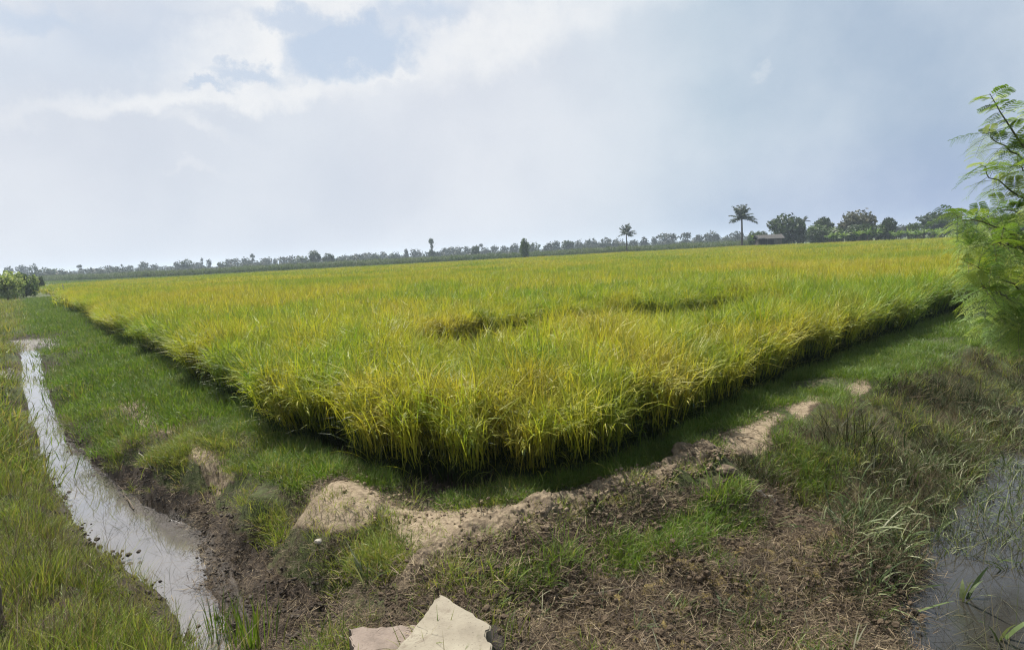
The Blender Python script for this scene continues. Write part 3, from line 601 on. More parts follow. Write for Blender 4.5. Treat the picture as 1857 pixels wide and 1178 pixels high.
    sow('bank_reeds', X, Y, [tmesh(tuft(5, .22, .009, .015, lean=(.5, 1.3), curl=(.1, 1.0), seg=4)) for _ in range(5)], [G_RD], 'grey green flat bladed weeds on the brown bank', 'reeds', s=(.5, 1.0))
    RG = [(800, 1045), (900, 1000), (1030, 945), (1200, 880), (1330, 830), (1500, 765), (1560, 790), (1520, 840), (1440, 860), (1330, 930), (1200, 990), (1050, 1030), (900, 1070)]
    X, Y = scat_px(1000, RG, lambda x, y: (segdist(x, y, [tuple(g(a, b, .15)[:2]) for a, b in RIDGE]) > .30) * np.clip((fbm(x, y, 2.2, 3, 44) - 0.44) * 9, .02, 1), rmax=16, power=1.0)
    sow('bank_grass', X, Y, mid + short[:3], [G_BR], 'fresh green grass patches below the mud ridge', s=(.5, 1.1))
    RL = [(860, 1060), (1080, 990), (1400, 900), (1560, 940), (1680, 1000), (1660, 1100), (1640, 1300), (880, 1300)]
    X, Y = scat_px(420, RL, lambda x, y: np.clip((fbm(x, y, 2.2, 3, 91) - 0.45) * 7, .02, 1), power=.3)
    sow('bank_weeds', X[::2], Y[::2], mid, [G_DK], 'small dark weeds dotted over the brown bank', s=(.3, .8), tiltn=.4)
    sow('bank_weeds', X[1::2], Y[1::2], mid, [G_BR], 'small fresh green weeds dotted over the brown bank', s=(.3, .9), tiltn=.3)
    # litter: short dead bits lying flat
    lt = []
    for _ in range(6):
        n = 70; b = np.stack([RNG.normal(0, .09, n), RNG.normal(0, .09, n), U(0.002, .02, n)], -1)
        lt.append(tmesh(blades(b, U(.02, .12, n), U(.002, .005, n), U(0, 6.28, n), U(1.2, 1.6, n), U(-.2, .3, n), 2)))
    X, Y = scat_px(2600, [(760, 1060), (900, 1000), (1200, 900), (1400, 860), (1640, 900), (1690, 1000), (1680, 1300), (700, 1300)], None, power=.8)
    sow('dead_litter', X, Y, lt, [G_LT], 'brown dead leaves and straw lying on the bank', 'litter', s=(.6, 1.2), tiltn=.15)
    X, Y = scat_px(700, LBUND, None, rmax=16, power=1.2); sow('dead_litter', X, Y, lt, [G_LT], 'dead straw lying on the left bund', 'litter', s=(.6, 1.2), tiltn=.15)
    X, Y = scat_px(500, [(80, 640), (200, 800), (430, 870), (740, 1060), (700, 1178), (420, 1178), (360, 980), (200, 880), (100, 740)], None, power=.8); sow('dead_litter', X, Y, lt, [G_LT], 'dead roots and straw on the ditch bank', 'litter', s=(.6, 1.2), tiltn=.15)
    # crumbs of earth
    cl_ = []
    for k in range(6):
        bm = bmesh.new()
        for _ in range(9):
            r_ = bmesh.ops.create_icosphere(bm, subdivisions=2, radius=random.uniform(.006, .022)); c0 = Vector((random.gauss(0, .06), random.gauss(0, .06), 0)); q = random.uniform(0, 99)
            for vt in r_['verts']: vt.co = vt.co * (1 + .7 * (float(vnoise(np.array([vt.co.x * 90 + q]), np.array([vt.co.y * 90 + vt.co.z * 70]), 1.0, 3)[0]) - .5)) * 1.0; vt.co.z *= .7; vt.co += c0
        me = bpy.data.meshes.new('crumbs'); bm.to_mesh(me); bm.free(); cl_.append(me)
    MUDP = [(80, 640), (110, 700), (200, 800), (430, 870), (600, 980), (740, 1060), (700, 1178), (420, 1178), (360, 980), (250, 930), (100, 790)]
    X, Y = scat_px(900, MUDP, None, power=.8, z=-.3); kk = height(X, Y) < -.12; X, Y = X[kk], Y[kk]; sow('mud_crumbs', X, Y, [m_.copy() for m_ in cl_], [solid_mat('wet mud', [(0.3, (.02, .015, .010)), (.7, (.075, .055, .038))], 9, 5, .75, .5, 40, spec=.3)], 'dark wet crumbs of mud on the ditch bank', 'mud', s=(.25, 1.1), tiltn=.3)
    X, Y = scat_px(2200, [(700, 1060), (900, 1000), (1200, 900), (1400, 860), (1640, 900), (1690, 1000), (1680, 1300), (700, 1300)], None, power=.8); sow('earth_crumbs', X, Y, [m_.copy() for m_ in cl_], [solid_mat('bank earth', [(0.3, (.03, .02, .013)), (.7, (.16, .115, .07))], 9, 5, .9, .5, 40)], 'brown crumbs of earth on the bank', 'earth', s=(.3, 1.3), tiltn=.3)
    X, Y = scat_px(350, [(560, 870), (760, 900), (1000, 900), (1300, 790), (1500, 700), (1330, 830), (1030, 950), (800, 1050), (700, 1000)], None, power=.8); sow('earth_crumbs', X, Y, [m_.copy() for m_ in cl_], [solid_mat('dry crumbs', [(0.3, (.12, .085, .05)), (.7, (.34, .26, .17))], 9, 5, .95, .5, 40)], 'pale dry crumbs of earth on the bund', 'earth', s=(.25, 1.0), tiltn=.3)
    X, Y = scat_px(420, [(745, 1040), (800, 1000), (900, 955), (1010, 900), (1160, 852), (1310, 795), (1340, 822), (1180, 888), (1030, 945), (880, 1010), (800, 1060)], None, power=.8, z=.1); sow('earth_crumbs', X, Y, [m_.copy() for m_ in cl_], [solid_mat('ridge crumbs', [(0.3, (.10, .07, .045)), (.7, (.32, .25, .165))], 9, 5, .95, .5, 40)], 'brown crumbs covering the mud ridge', 'earth', s=(.25, .95), tiltn=.3, lift=.03)
    X, Y = scat_px(160, [(745, 1040), (800, 1000), (900, 955), (1010, 900), (1160, 852), (1310, 795), (1340, 822), (1180, 888), (1030, 945), (880, 1010), (800, 1060)], None, power=.8, z=.1); sow('corner_grass', X, Y, short, [G_YL], 'sparse blades rooted along the mud ridge', s=(.6, 1.4), lift=.03)
    X, Y = scat_px(200, [(560, 1060), (760, 1060), (900, 1060), (1100, 1178), (900, 1300), (500, 1300)], lambda x, y: np.clip((fbm(x, y, 2.5, 3, 19) - 0.42) * 7, .03, 1), power=.6, z=.0); sow('slab_grass', X, Y, short + mid[:3], [G_YL], 'weeds and short blades growing round the concrete slabs', s=(.6, 1.3))
    X, Y = scat_px(420, [(30, 640), (60, 640), (80, 760), (120, 860), (200, 960), (260, 1010), (330, 1090), (380, 1178), (420, 1300), (250, 1300), (240, 1120), (150, 1010), (60, 900), (30, 760)], None, rmax=20, power=1.0, z=-.4); sow('ditch_grass', X, Y, mid + dry, [G_YL], 'scattered blades on the wet lip left of the ditch water', s=(.4, 1.0), tiltn=.3)
    X, Y = scat_px(220, [(30, 640), (60, 640), (80, 760), (120, 860), (200, 960), (260, 1010), (330, 1090), (380, 1178), (420, 1300), (250, 1300), (240, 1120), (150, 1010), (60, 900), (30, 760)], None, rmax=12, power=.8, z=-.4); sow('mud_crumbs', X, Y, [m_.copy() for m_ in cl_], [bpy.data.materials['wet mud']], 'wet crumbs on the left lip of the ditch', 'mud', s=(.3, 1.2), tiltn=.3)
    X, Y = scat_px(800, LBUND, lambda x, y: notfield(x, y) * (segdist(x, y, EDGE) > .6), rmax=30, power=1.3); sow('dry_grass', X, Y, dry, [G_LT], 'thin dry stems on the left bund', s=(.3, .7))
    # ditch bank tufts
    DB = [(80, 620), (160, 700), (260, 790), (430, 850), (480, 930), (600, 960), (740, 1060), (640, 1060), (540, 990), (440, 930), (330, 890), (200, 840), (120, 740)]
    X, Y = scat_px(650, DB, lambda x, y: np.clip((fbm(x, y, 2.0, 3, 66) - 0.40) * 7, .03, 1), rmax=22, power=1.0, z=-.1)
    sow('ditch_grass', X, Y, mid, [G_YL], 'tufts hanging along the muddy cut of the ditch', s=(.5, 1.1), tiltn=.3)
    # reeds in the pond
    rd = []
    for _ in range(7):
        n = 7; V = tuft(n, .34, .010, .03, lean=(.1, .9), curl=(.6, 2.0), seg=5); rd.append(tmesh(V, tuft(5, .3, .004, .03, lean=(0, .8), curl=(0, .4), mix=2.5)))
    P = [(1560, 960), (1690, 820), (1849, 700), (2300, 700), (2300, 1000), (1849, 1030), (1740, 1000), (1640, 1040), (1560, 1040)]
    X, Y = scat_px(1050, P, None, power=.9, z=-.45); n = len(X)
    scatter('pond_reeds', rd, np.stack([X, Y, np.maximum(height(X, Y), -.53)], -1), U(0, 6.28, n), U(.5, 1.1, n), RNG.integers(0, 7, n), [G_RD], 'pale bent reed leaves crowding the edge of the pond', 'reeds', tilt=RNG.normal(0, .3, (n, 2)))
    P = [(1700, 970), (1849, 960), (2300, 960), (2300, 1400), (1640, 1400), (1670, 1080)]
    X, Y = scat_px(190, P, None, power=.6, z=-.5); n = len(X)
    tw = [tmesh(tuft(9, .34, .0035, .05, lean=(.5, 1.4), curl=(-.3, .6), seg=3, mix=.3)) for _ in range(5)]
    scatter('pond_twigs', tw, np.stack([X, Y, np.full(n, -.5)], -1), U(0, 6.28, n), U(.5, 1.3, n), RNG.integers(0, 5, n), [G_DK], 'dark bent stems sticking out of the pond water', 'stems')
    X, Y = scat_px(110, [(70, 780), (130, 800), (260, 890), (370, 975), (380, 1100), (300, 1070), (150, 930)], None, power=.5, z=-.5); n = len(X)
    scatter('ditch_twigs', tw, np.stack([X, Y, np.full(n, -.5)], -1), U(0, 6.28, n), U(.3, .8, n), RNG.integers(0, 5, n), [G_DK], 'thin dark stems poking out of the ditch water', 'stems')
    # single tufts that stand out
    def single(name, u, v, z, label, mat, **k):
        p = g(u, v, z); zz = float(height(np.array([p[0]]), np.array([p[1]]))[0]); q = g(u, v, zz)
        parts = [tuft(k['n'], k['h'], k['w'], k['sp'], lean=k.get('lean', (.02, .4)), curl=k.get('curl', (.1, 1.2)), seg=5, mix=k.get('mix', 1.0))]
        ft = tube([(0, 0, -.09), (0, 0, -.03), (0, 0, .004)], [k['sp'] * .7, k['sp'] * .5, .004], 8)
        parts.append((ft[0], ft[1], ft[2] * 0))
        o = link(name, tmesh(*parts), [mat], loc=(q[0], q[1], max(zz, -.52) - .01)); return tag(o, label, 'grass', 'single grass clumps')
    single('grass_clump', 150, 730, -.05, 'bright yellow green grass clump on the left bund above the ditch', G_YL, n=70, h=.48, w=.012, sp=.09)
    single('grass_clump', 300, 850, -.05, 'yellow green clump overhanging the dark cut bank of the ditch', G_YL, n=70, h=.30, w=.008, sp=.11)
    single('grass_clump', 455, 1178, -.35, 'tall bright green clump at the bottom of the photo beside the ditch water', G_BR, n=60, h=.42, w=.010, sp=.07, lean=(0, .25), curl=(.05, .6))
    single('grass_clump', 400, 1178, -.4, 'slim tall green blades standing in front of the ditch water at the bottom edge', G_BR, n=34, h=.36, w=.009, sp=.05, lean=(0, .3), curl=(.05, .8))
    single('grass_clump', 650, 975, .05, 'fresh green fan of grass below the pale sand patch', G_BR, n=60, h=.22, w=.008, sp=.07, lean=(.2, .8))
    single('grass_clump', 665, 1055, -.1, 'leafy arching stems over the dark hollow left of the slabs', G_RD, n=16, h=.34, w=.011, sp=.06, lean=(0, .5), curl=(.4, 1.6))
    single('grass_clump', 748, 1120, .02, 'small bright green sprout in the shade beside the front slab', G_BR, n=12, h=.14, w=.010, sp=.012, lean=(0, .4), curl=(0, .5))
    single('grass_clump', 932, 1170, -.05, 'light green grass clump right of the front slab at the bottom edge', G_YL, n=26, h=.20, w=.009, sp=.03)
    single('grass_clump', 1140, 1060, -.12, 'lone upright green tuft in the middle of the brown bank', G_BR, n=26, h=.32, w=.007, sp=.03, lean=(0, .3), curl=(0, .9))
    single('grass_clump', 1010, 1010, -.06, 'thick dark green clump under the mud ridge', G_BR, n=70, h=.26, w=.007, sp=.09, lean=(0, .6))
    single('grass_clump', 1250, 960, -.1, 'bright clump of thin grass below the right hand mud ridge', G_BR, n=60, h=.24, w=.006, sp=.10)
    single('grass_clump', 1300, 900, -.06, 'tall spiky green clump just under the ridge', G_BR, n=44, h=.34, w=.008, sp=.08, lean=(0, .7))
    single('grass_clump', 1440, 860, -.1, 'wide bright green clump on the bank below the sandy bund', G_BR, n=110, h=.36, w=.007, sp=.16)
    single('grass_clump', 1310, 1100, -.2, 'grey green weed with flat spreading blades on the litter', G_RD, n=10, h=.24, w=.013, sp=.006, lean=(.9, 1.4), curl=(0, .5))
    single('grass_clump', 1385, 960, -.2, 'pale broken grass blades beside the dark hole', G_RD, n=12, h=.3, w=.012, sp=.04, lean=(.6, 1.3), curl=(.2, 1.2))
    single('grass_clump', 1540, 960, -.3, 'tall pale reedy clump leaning over the hollow of the bank', G_RD, n=44, h=.46, w=.012, sp=.10, lean=(.1, .9), curl=(.3, 1.6))
    single('grass_clump', 1540, 800, -.15, 'brown and green clump of old stalks on the upper bank', G_DK, n=120, h=.42, w=.008, sp=.18, lean=(0, .8))
    single('reed_plant', 1745, 1110, -.5, 'broad bright green leaf standing alone in the open pond', G_RD, n=5, h=.34, w=.030, sp=.012, lean=(.2, .7), curl=(.2, .9))
    single('reed_plant', 1810, 1178, -.5, 'single broad pale leaf at the bottom right of the pond', G_RD, n=4, h=.30, w=.030, sp=.012, lean=(.1, .6), curl=(.6, 1.2))
    single('reed_plant', 1640, 1110, -.48, 'flat green leaf lying over the muddy shore of the pond', G_RD, n=4, h=.34, w=.028, sp=.02, lean=(1.0, 1.4), curl=(.1, .5))
build_grass()

# ------------------------------------------------------------------ slabs, posts, stones
concrete = solid_mat('concrete', [(0.25, (0.13, 0.11, 0.085)), (0.42, (0.24, 0.21, 0.16)), (0.6, (0.31, 0.28, 0.215)), (0.8, (0.35, 0.31, 0.24))], 3.5, 8, 0.85, 0.25, 60, dist=0.4)
pinkc = solid_mat('weathered concrete', [(0.25, (0.10, 0.08, 0.065)), (0.5, (0.22, 0.175, 0.145)), (0.75, (0.29, 0.24, 0.20))], 5, 8, 0.9, 0.4, 50, dist=0.4)
wood = solid_mat('old wood', [(0.3, (0.10, 0.075, 0.055)), (0.7, (0.26, 0.21, 0.16))], 8, 6, 0.9, 0.6, 40, stretch=(6, 6, 0.8))
darkwood = solid_mat('wet wood', [(0.3, (0.010, 0.008, 0.006)), (0.7, (0.045, 0.033, 0.024))], 8, 6, 0.8, 0.6, 40, stretch=(5, 5, 1))
pale = solid_mat('bleached', [(0.3, (0.25, 0.22, 0.18)), (0.7, (0.52, 0.49, 0.43))], 12, 5, 0.8, 0.4, 40)
import bmesh
def stain(mat):
    t = mat.node_tree; b = next(n for n in t.nodes if n.type == 'BSDF_PRINCIPLED'); src = b.inputs['Base Color'].links[0].from_socket; q = NT.__new__(NT); q.t = t
    p = q.n('ShaderNodeTexCoord').outputs['Object']
    a = q.ss(q.noise(p, 4.5, 8, .7, 1.2), .52, .68); col = q.mix(q.m('MULTIPLY', a, .7), src, (0.085, 0.06, 0.042, 1))
    sp = q.ss(q.noise(p, 70, 4, .6), .60, .68); col = q.mix(q.m('MULTIPLY', sp, .6), col, (0.05, 0.04, 0.03, 1)); t.links.new(col, b.inputs['Base Color'])
stain(concrete); stain(pinkc)
def slab(name, outline, z, th, mat, label, cat_, tilt=(0, 0), rough=0.006):
    P = [g(u, v, z) for u, v in outline]; c = np.mean(P, 0); bm = bmesh.new()
    pts = []
    for i in range(len(P)):
        a, b = P[i] - c, P[(i + 1) % len(P)] - c; k = max(1, int(np.linalg.norm(b - a) / 0.03))
        for j in range(k):
            q = a + (b - a) * j / k; jit = RNG.normal(0, rough, 2) if j else (0, 0); pts.append(bm.verts.new((q[0] + jit[0], q[1] + jit[1], 0)))
    f = bm.faces.new(pts)
    if f.normal.z < 0: f.normal_flip()
    bm.normal_update()
    r_ = bmesh.ops.extrude_face_region(bm, geom=[f]); vs = [e for e in r_['geom'] if isinstance(e, bmesh.types.BMVert)]
    bmesh.ops.translate(bm, verts=vs, vec=(0, 0, -th))
    bmesh.ops.recalc_face_normals(bm, faces=bm.faces)
    top = [e for e in bm.edges if all(v.co.z > -1e-5 for v in e.verts)]
    bmesh.ops.bevel(bm, geom=top, offset=0.006, segments=2, affect='EDGES')
    me = bpy.data.meshes.new(name); bm.to_mesh(me); bm.free()
    o = link(name, me, [mat], loc=(c[0], c[1], z)); o.rotation_euler = (tilt[0], tilt[1], 0); return tag(o, label, cat_)
slab('concrete_slab', [(797, 1079), (812, 1085), (850, 1109), (890, 1134), (889, 1142), (882, 1144), (880, 1154), (884, 1162), (890, 1164), (890, 1320), (600, 1320), (680, 1215), (722, 1170), (740, 1152), (768, 1118)], 0.26, 0.11, concrete, 'pale pointed concrete slab with a chipped right corner at the bottom of the photo', 'concrete slab', (R(1.5), R(-1)))
slab('broken_slab', [(632, 1137), (740, 1133), (800, 1133), (800, 1300), (600, 1300), (640, 1178), (637, 1160)], 0.17, 0.08, pinkc, 'pinkish weathered slab tucked under the left side of the pointed slab', 'concrete slab', (0, 0.0), 0.008)
def post(name, a, b, r0, r1, mat, label, cat_, sides=9, knots=8, wob=0.006):
    a, b = np.array(a, float), np.array(b, float); t = np.linspace(0, 1, knots)[:, None]
    p = a + (b - a) * t; p[1:-1] += RNG.normal(0, wob, (knots - 2, 3)); o0 = p[0].copy()
    V, Fq, r_ = tube(p - o0, np.linspace(r0, r1, knots), sides)
    n0 = len(V); V = np.vstack([V, p[-1] - o0 + (b - a) / np.linalg.norm(b - a) * r1 * .3]); k = n0 - sides
    capf = np.array([[k + j, k + (j + 1) % sides, n0, n0] for j in range(sides)])
    me = bpy.data.meshes.new(name); me.from_pydata([tuple(x) for x in V], [], [tuple(f) for f in Fq] + [tuple(f[:3]) for f in capf]); me.update()
    for q in me.polygons: q.use_smooth = True
    return tag(link(name, me, [mat], loc=tuple(o0)), label, cat_)
slab('wooden_block', [(889, 1132), (897, 1130), (908, 1138), (915, 1180), (925, 1330), (880, 1330), (887, 1180)], 0.15, 0.30, darkwood, 'dark wet wooden block beside the chipped corner of the concrete slab', 'wood block', (0, 0), .004)
pp = g(8, 1150, 0.0); post('wooden_post', (pp[0], pp[1], -.15), (pp[0] - .03, pp[1] + .02, 0.34), .024, .02, wood, 'grey weathered wooden post in the grass at the left edge', 'post')
p1 = g(98, 545, .0); wp = base_on(116, 62); post('white_stake', (wp[0], wp[1], 0), (wp[0] - .25, wp[1], 1.35), .05, .035, pale, 'small white stake at the far left corner of the rice', 'stake', wob=.02)
def hz(u, v): 
    zz = 0.0
    for _ in range(6):
        p = g(u, v, zz); zz = float(height(np.array([p[0]]), np.array([p[1]]))[0])
    return g(u, v, zz)
a = hz(1372, 893); b = hz(1408, 914); post('bleached_branch', a + [0, 0, .02], b + [0, 0, .035], .012, .022, pale, 'short bleached branch lying on the bank above the dark hole', 'branch', wob=.01)
a = hz(345, 905); b = hz(215, 975)
for (ua, va), (ub, vb), lb in (((275, 850), (252, 825), 'pale forked twig on the mud of the ditch bank'), ((245, 940), (215, 890), 'dark branch lying across the bright ditch water'), ((1600, 990), (1455, 930), 'thin bare stick lying along the weedy bank'), ((1180, 1060), (1020, 1095), 'thin dry stick on the brown litter')):
    a, b = hz(ua, va), hz(ub, vb); a[2] = max(a[2], -.49); b[2] = max(b[2], -.49)
    post('fallen_stick', a + [0, 0, .01], b + [0, 0, .03], .007, .004, pale if 'pale' in lb else wood, lb, 'stick', 6, 6, .01)
a = hz(88, 760); post('fallen_stick', a + [0, 0, 0], a + [-.12, .1, .6], .007, .004, darkwood, 'dark upright stalk standing in the narrow part of the ditch', 'stick', 6, 6, .02)
def stone(u, v, s, mat, label, k=1, name='stone', sq=(1, .8, .6)):
    p = hz(u, v); bm = bmesh.new(); bmesh.ops.create_icosphere(bm, subdivisions=3, radius=1); 
    off = RNG.uniform(0, 50)
    for vtx in bm.verts:
        c = vtx.co; d = 1 + .5 * (float(fbm(np.array([c.x + off]), np.array([c.y + c.z * 1.7]), 1.6, 3, 9)[0]) - .5); vtx.co = Vector((c.x * sq[0], c.y * sq[1], c.z * sq[2])) * d * s
    me = bpy.data.meshes.new(name); bm.to_mesh(me); bm.free()
    o = link(name, me, [mat], loc=(p[0], p[1], p[2] + s * .25)); o.rotation_euler = (RNG.uniform(-.3, .3), RNG.uniform(-.3, .3), RNG.uniform(0, 6)); return tag(o, label, 'stone' if name == 'stone' else 'clod')
stone(578, 983, .035, pale, 'small pale stone at the lip of the dark hollow'); stone(1168, 1163, .022, pale, 'small white pebble at the bottom of the brown bank')
stone(315, 1031, .018, darkwood, 'dark lump in the middle of the ditch water', name='clod'); stone(343, 1062, .016, darkwood, 'lower dark lump in the ditch water near the grass', name='clod')
earth = solid_mat('dry earth', [(0.30, (0.045, 0.032, 0.021)), (0.50, (0.15, 0.115, 0.075)), (0.74, (0.34, 0.27, 0.185))], 7, 8, 0.95, 0.9, 25, dist=.4)
for u, v, s, lb in ((1240, 822, .13, 'flat dry clod behind the ridge of the right bund'), (1318, 858, .11, 'rounded clod under the ridge beside the green clump'), (1350, 828, .10, 'dry clod at the upper end of the mud ridge')):
    stone(u, v, s, earth, lb, name='earth_clod', sq=(1.2, .9, .5))
def ridge():
    ln = [hz(u, v)[:2] for u, v in ((755, 1055), (790, 1025), (850, 992), (925, 955), (1000, 922), (1090, 898), (1180, 870), (1250, 842), (1310, 818))]
    ln = np.array(ln); t = np.linspace(0, len(ln) - 1, 520); cx = np.interp(t, np.arange(len(ln)), ln[:, 0]); cy = np.interp(t, np.arange(len(ln)), ln[:, 1])
    tx, ty = np.gradient(cx), np.gradient(cy); nn = np.hypot(tx, ty); nx, ny = -ty / nn, tx / nn
    K_ = 40; s = np.linspace(-1, 1, K_); wd = .15 + .09 * vnoise(t, t * 0, 1.3, 3); end = np.clip(np.minimum(t, len(ln) - 1 - t) * 2.5, 0.02, 1)
    X = cx[:, None] + nx[:, None] * s * wd[:, None]; Y = cy[:, None] + ny[:, None] * s * wd[:, None]
    prof = (1 - s ** 2) ** .5
    hgt = (.06 + .09 * vnoise(t, t * 0, 2.0, 7)) * end
    Z = height(X, Y) - .02 + prof[None] * hgt[:, None] + ((fbm(X, Y, 11, 4, 61, .65) - .5) * .10 + (fbm(X, Y, 40, 3, 67) - .5) * .035) * prof[None]
    V = np.stack([X, Y, Z], -1).reshape(-1, 3); i = (np.arange(519)[:, None] * K_ + np.arange(K_ - 1)[None]).ravel(); Fq = np.stack([i, i + 1, i + K_ + 1, i + K_], 1)
    me = npmesh('mud_ridge', V, Fq, smooth=True)
    tag(link('mud_ridge', me, [earth]), kind='structure')
ridge()

# ------------------------------------------------------------------ trees
bark = solid_mat('bark', [(0.3, (0.045, 0.036, 0.028)), (0.7, (0.14, 0.12, 0.095))], 5, 5, 0.9, 0.5, 20)
def crown_mat(name, c0, c1, c2, tr=.38): return leaf_mat(name, [(0, c0), (.5, c1), (1, c2)], None, trans=tr, vary=.2)
CM = {'dark': crown_mat('dark foliage', (.022, .045, .014), (.04, .075, .02), (.07, .11, .03)), 'green': crown_mat('green foliage', (.04, .08, .018), (.08, .14, .03), (.14, .20, .05)),
      'pale': crown_mat('pale foliage', (.20, .29, .08), (.32, .42, .13), (.46, .52, .2), .5), 'grey': crown_mat('grey foliage', (.055, .065, .035), (.10, .11, .06), (.16, .16, .10)), 'blue': crown_mat('far foliage', (.018, .032, .016), (.03, .05, .022), (.05, .075, .035), .2)}
def leafcloud(cs, rs, n, size, shell=.55):
    """n leaf-clump faces in and on a set of ellipsoid lobes"""
    cs = np.array(cs); rs = np.array(rs); k = RNG.choice(len(cs), n, p=(rs.prod(1) ** .67) / (rs.prod(1) ** .67).sum())
    d = RNG.normal(0, 1, (n, 3)); d /= np.linalg.norm(d, axis=1)[:, None]; rad = shell + (1 - shell) * U(0, 1, n) ** .7; rad *= 1 + RNG.normal(0, .08, n)
    c = cs[k] + d * rs[k] * rad[:, None]
    a = RNG.normal(0, 1, (n, 3)); a /= np.linalg.norm(a, axis=1)[:, None]; nrm = d * .6 + RNG.normal(0, .6, (n, 3)); b = np.cross(a, nrm); b /= np.linalg.norm(b, axis=1)[:, None]
    a = np.cross(b, nrm); a /= np.linalg.norm(a, axis=1)[:, None]; s1 = (size * U(.6, 1.4, n))[:, None]; s2 = s1 * U(.4, .8, n)[:, None]
    V = np.stack([c - a * s1, c - b * s2, c + a * s1, c + b * s2], 1).reshape(-1, 3); Fq = np.arange(4 * n).reshape(-1, 4); return V, Fq, np.repeat(U(0, 1, n), 4)
def crown_shape(kind, n, size):
    """unit shape: height 1, width 1, foot at 0"""
    cs, rs = [], []
    if kind == 'round': spec = [((0, 0, .55), (.42, .42, .44)), ((.1, 0, .25), (.36, .36, .2))] + [((.30 * math.cos(q), .30 * math.sin(q), .45 + .3 * random.random()), (.22, .22, .17)) for q in [random.uniform(0, 6.3) for _ in range(9)]]
    elif kind == 'spread': spec = [((random.uniform(-.38, .38), random.uniform(-.38, .38), .72 + random.uniform(-.12, .13)), (.24, .24, .13)) for _ in range(12)] + [((random.uniform(-.25, .25), random.uniform(-.25, .25), random.uniform(.15, .55)), (.24, .24, .2)) for _ in range(8)]
    elif kind == 'bushy': spec = [((random.uniform(-.34, .34), random.uniform(-.34, .34), random.uniform(.2, .8)), (.24, .24, .20)) for _ in range(16)]
    elif kind == 'tall': spec = [((random.uniform(-.1, .1), random.uniform(-.1, .1), .86), (.32, .32, .12)), ((.05, 0, .62), (.16, .16, .10)), ((-.1, 0, .30), (.40, .40, .2)), ((.2, .1, .22), (.36, .36, .18))]
    elif kind == 'cone': spec = [((0, 0, .15 + k * .14), (.40 - k * .055, .40 - k * .055, .12)) for k in range(6)]
    else: spec = [((random.uniform(-.4, .4), random.uniform(-.3, .3), random.uniform(.3, .78)), (random.uniform(.12, .24),) * 2 + (random.uniform(.1, .2),)) for _ in range(10)]
    cs = [a for a, b in spec]; rs = [b for a, b in spec]; return leafcloud(cs, rs, n, size)
def trunk_parts(h, r, limbs=4):
    p = [(0, 0, -.2), (random.uniform(-.05, .05) * h, 0, h * .3), (random.uniform(-.08, .08) * h, 0, h * .55), (random.uniform(-.08, .08) * h, 0, h * .75)]; L = [tube(p, [r, r * .75, r * .5, r * .2], 6)]
    for k in range(limbs):
        q = random.uniform(0, 6.3); s = p[1 + k % 2]; L.append(tube([s, (s[0] + math.cos(q) * h * .14, s[1] + math.sin(q) * h * .14, s[2] + h * .15), (s[0] + math.cos(q) * h * .3, s[1] + math.sin(q) * h * .3, s[2] + h * .28)], [r * .45, r * .3, r * .1], 5))
    return cat([(V, Fq, r_, 0) for V, Fq, r_ in L])
CACHE = {}
def tree(u, Y, top_v, wpx, kind, mat, label, group='trees along the horizon', name='tree', cat_='tree', n=900, var=0, base_v=None):
    p = base_on(u, Y); vb = proj(p[0], p[1], 0.0)[1]; H_ = (vb - top_v) * math.hypot(Y, 0) / F * 1.02; Wd = wpx * Y / F
    H_ = max(H_, 1.5)
    key = (kind, var, n)
    if key not in CACHE: CACHE[key] = npmesh('crown', *[a for a in crown_shape(kind, n, .045 if n > 2000 else .07)][:3])
    root = empty(name, (p[0], p[1], 0), random.uniform(0, 6.28)); cm = CACHE[key].copy()
    c = link('crown', cm, [CM[mat]], root); c.scale = (Wd * 1.08, Wd * 1.08, H_)
    V, Fq, r_, mi = trunk_parts(H_, max(.08, min(Wd, H_) * .035)); link('trunk', npmesh('trunk', V, Fq, r_, smooth=True), [bark], root)
    return tag(root, label, cat_, group)
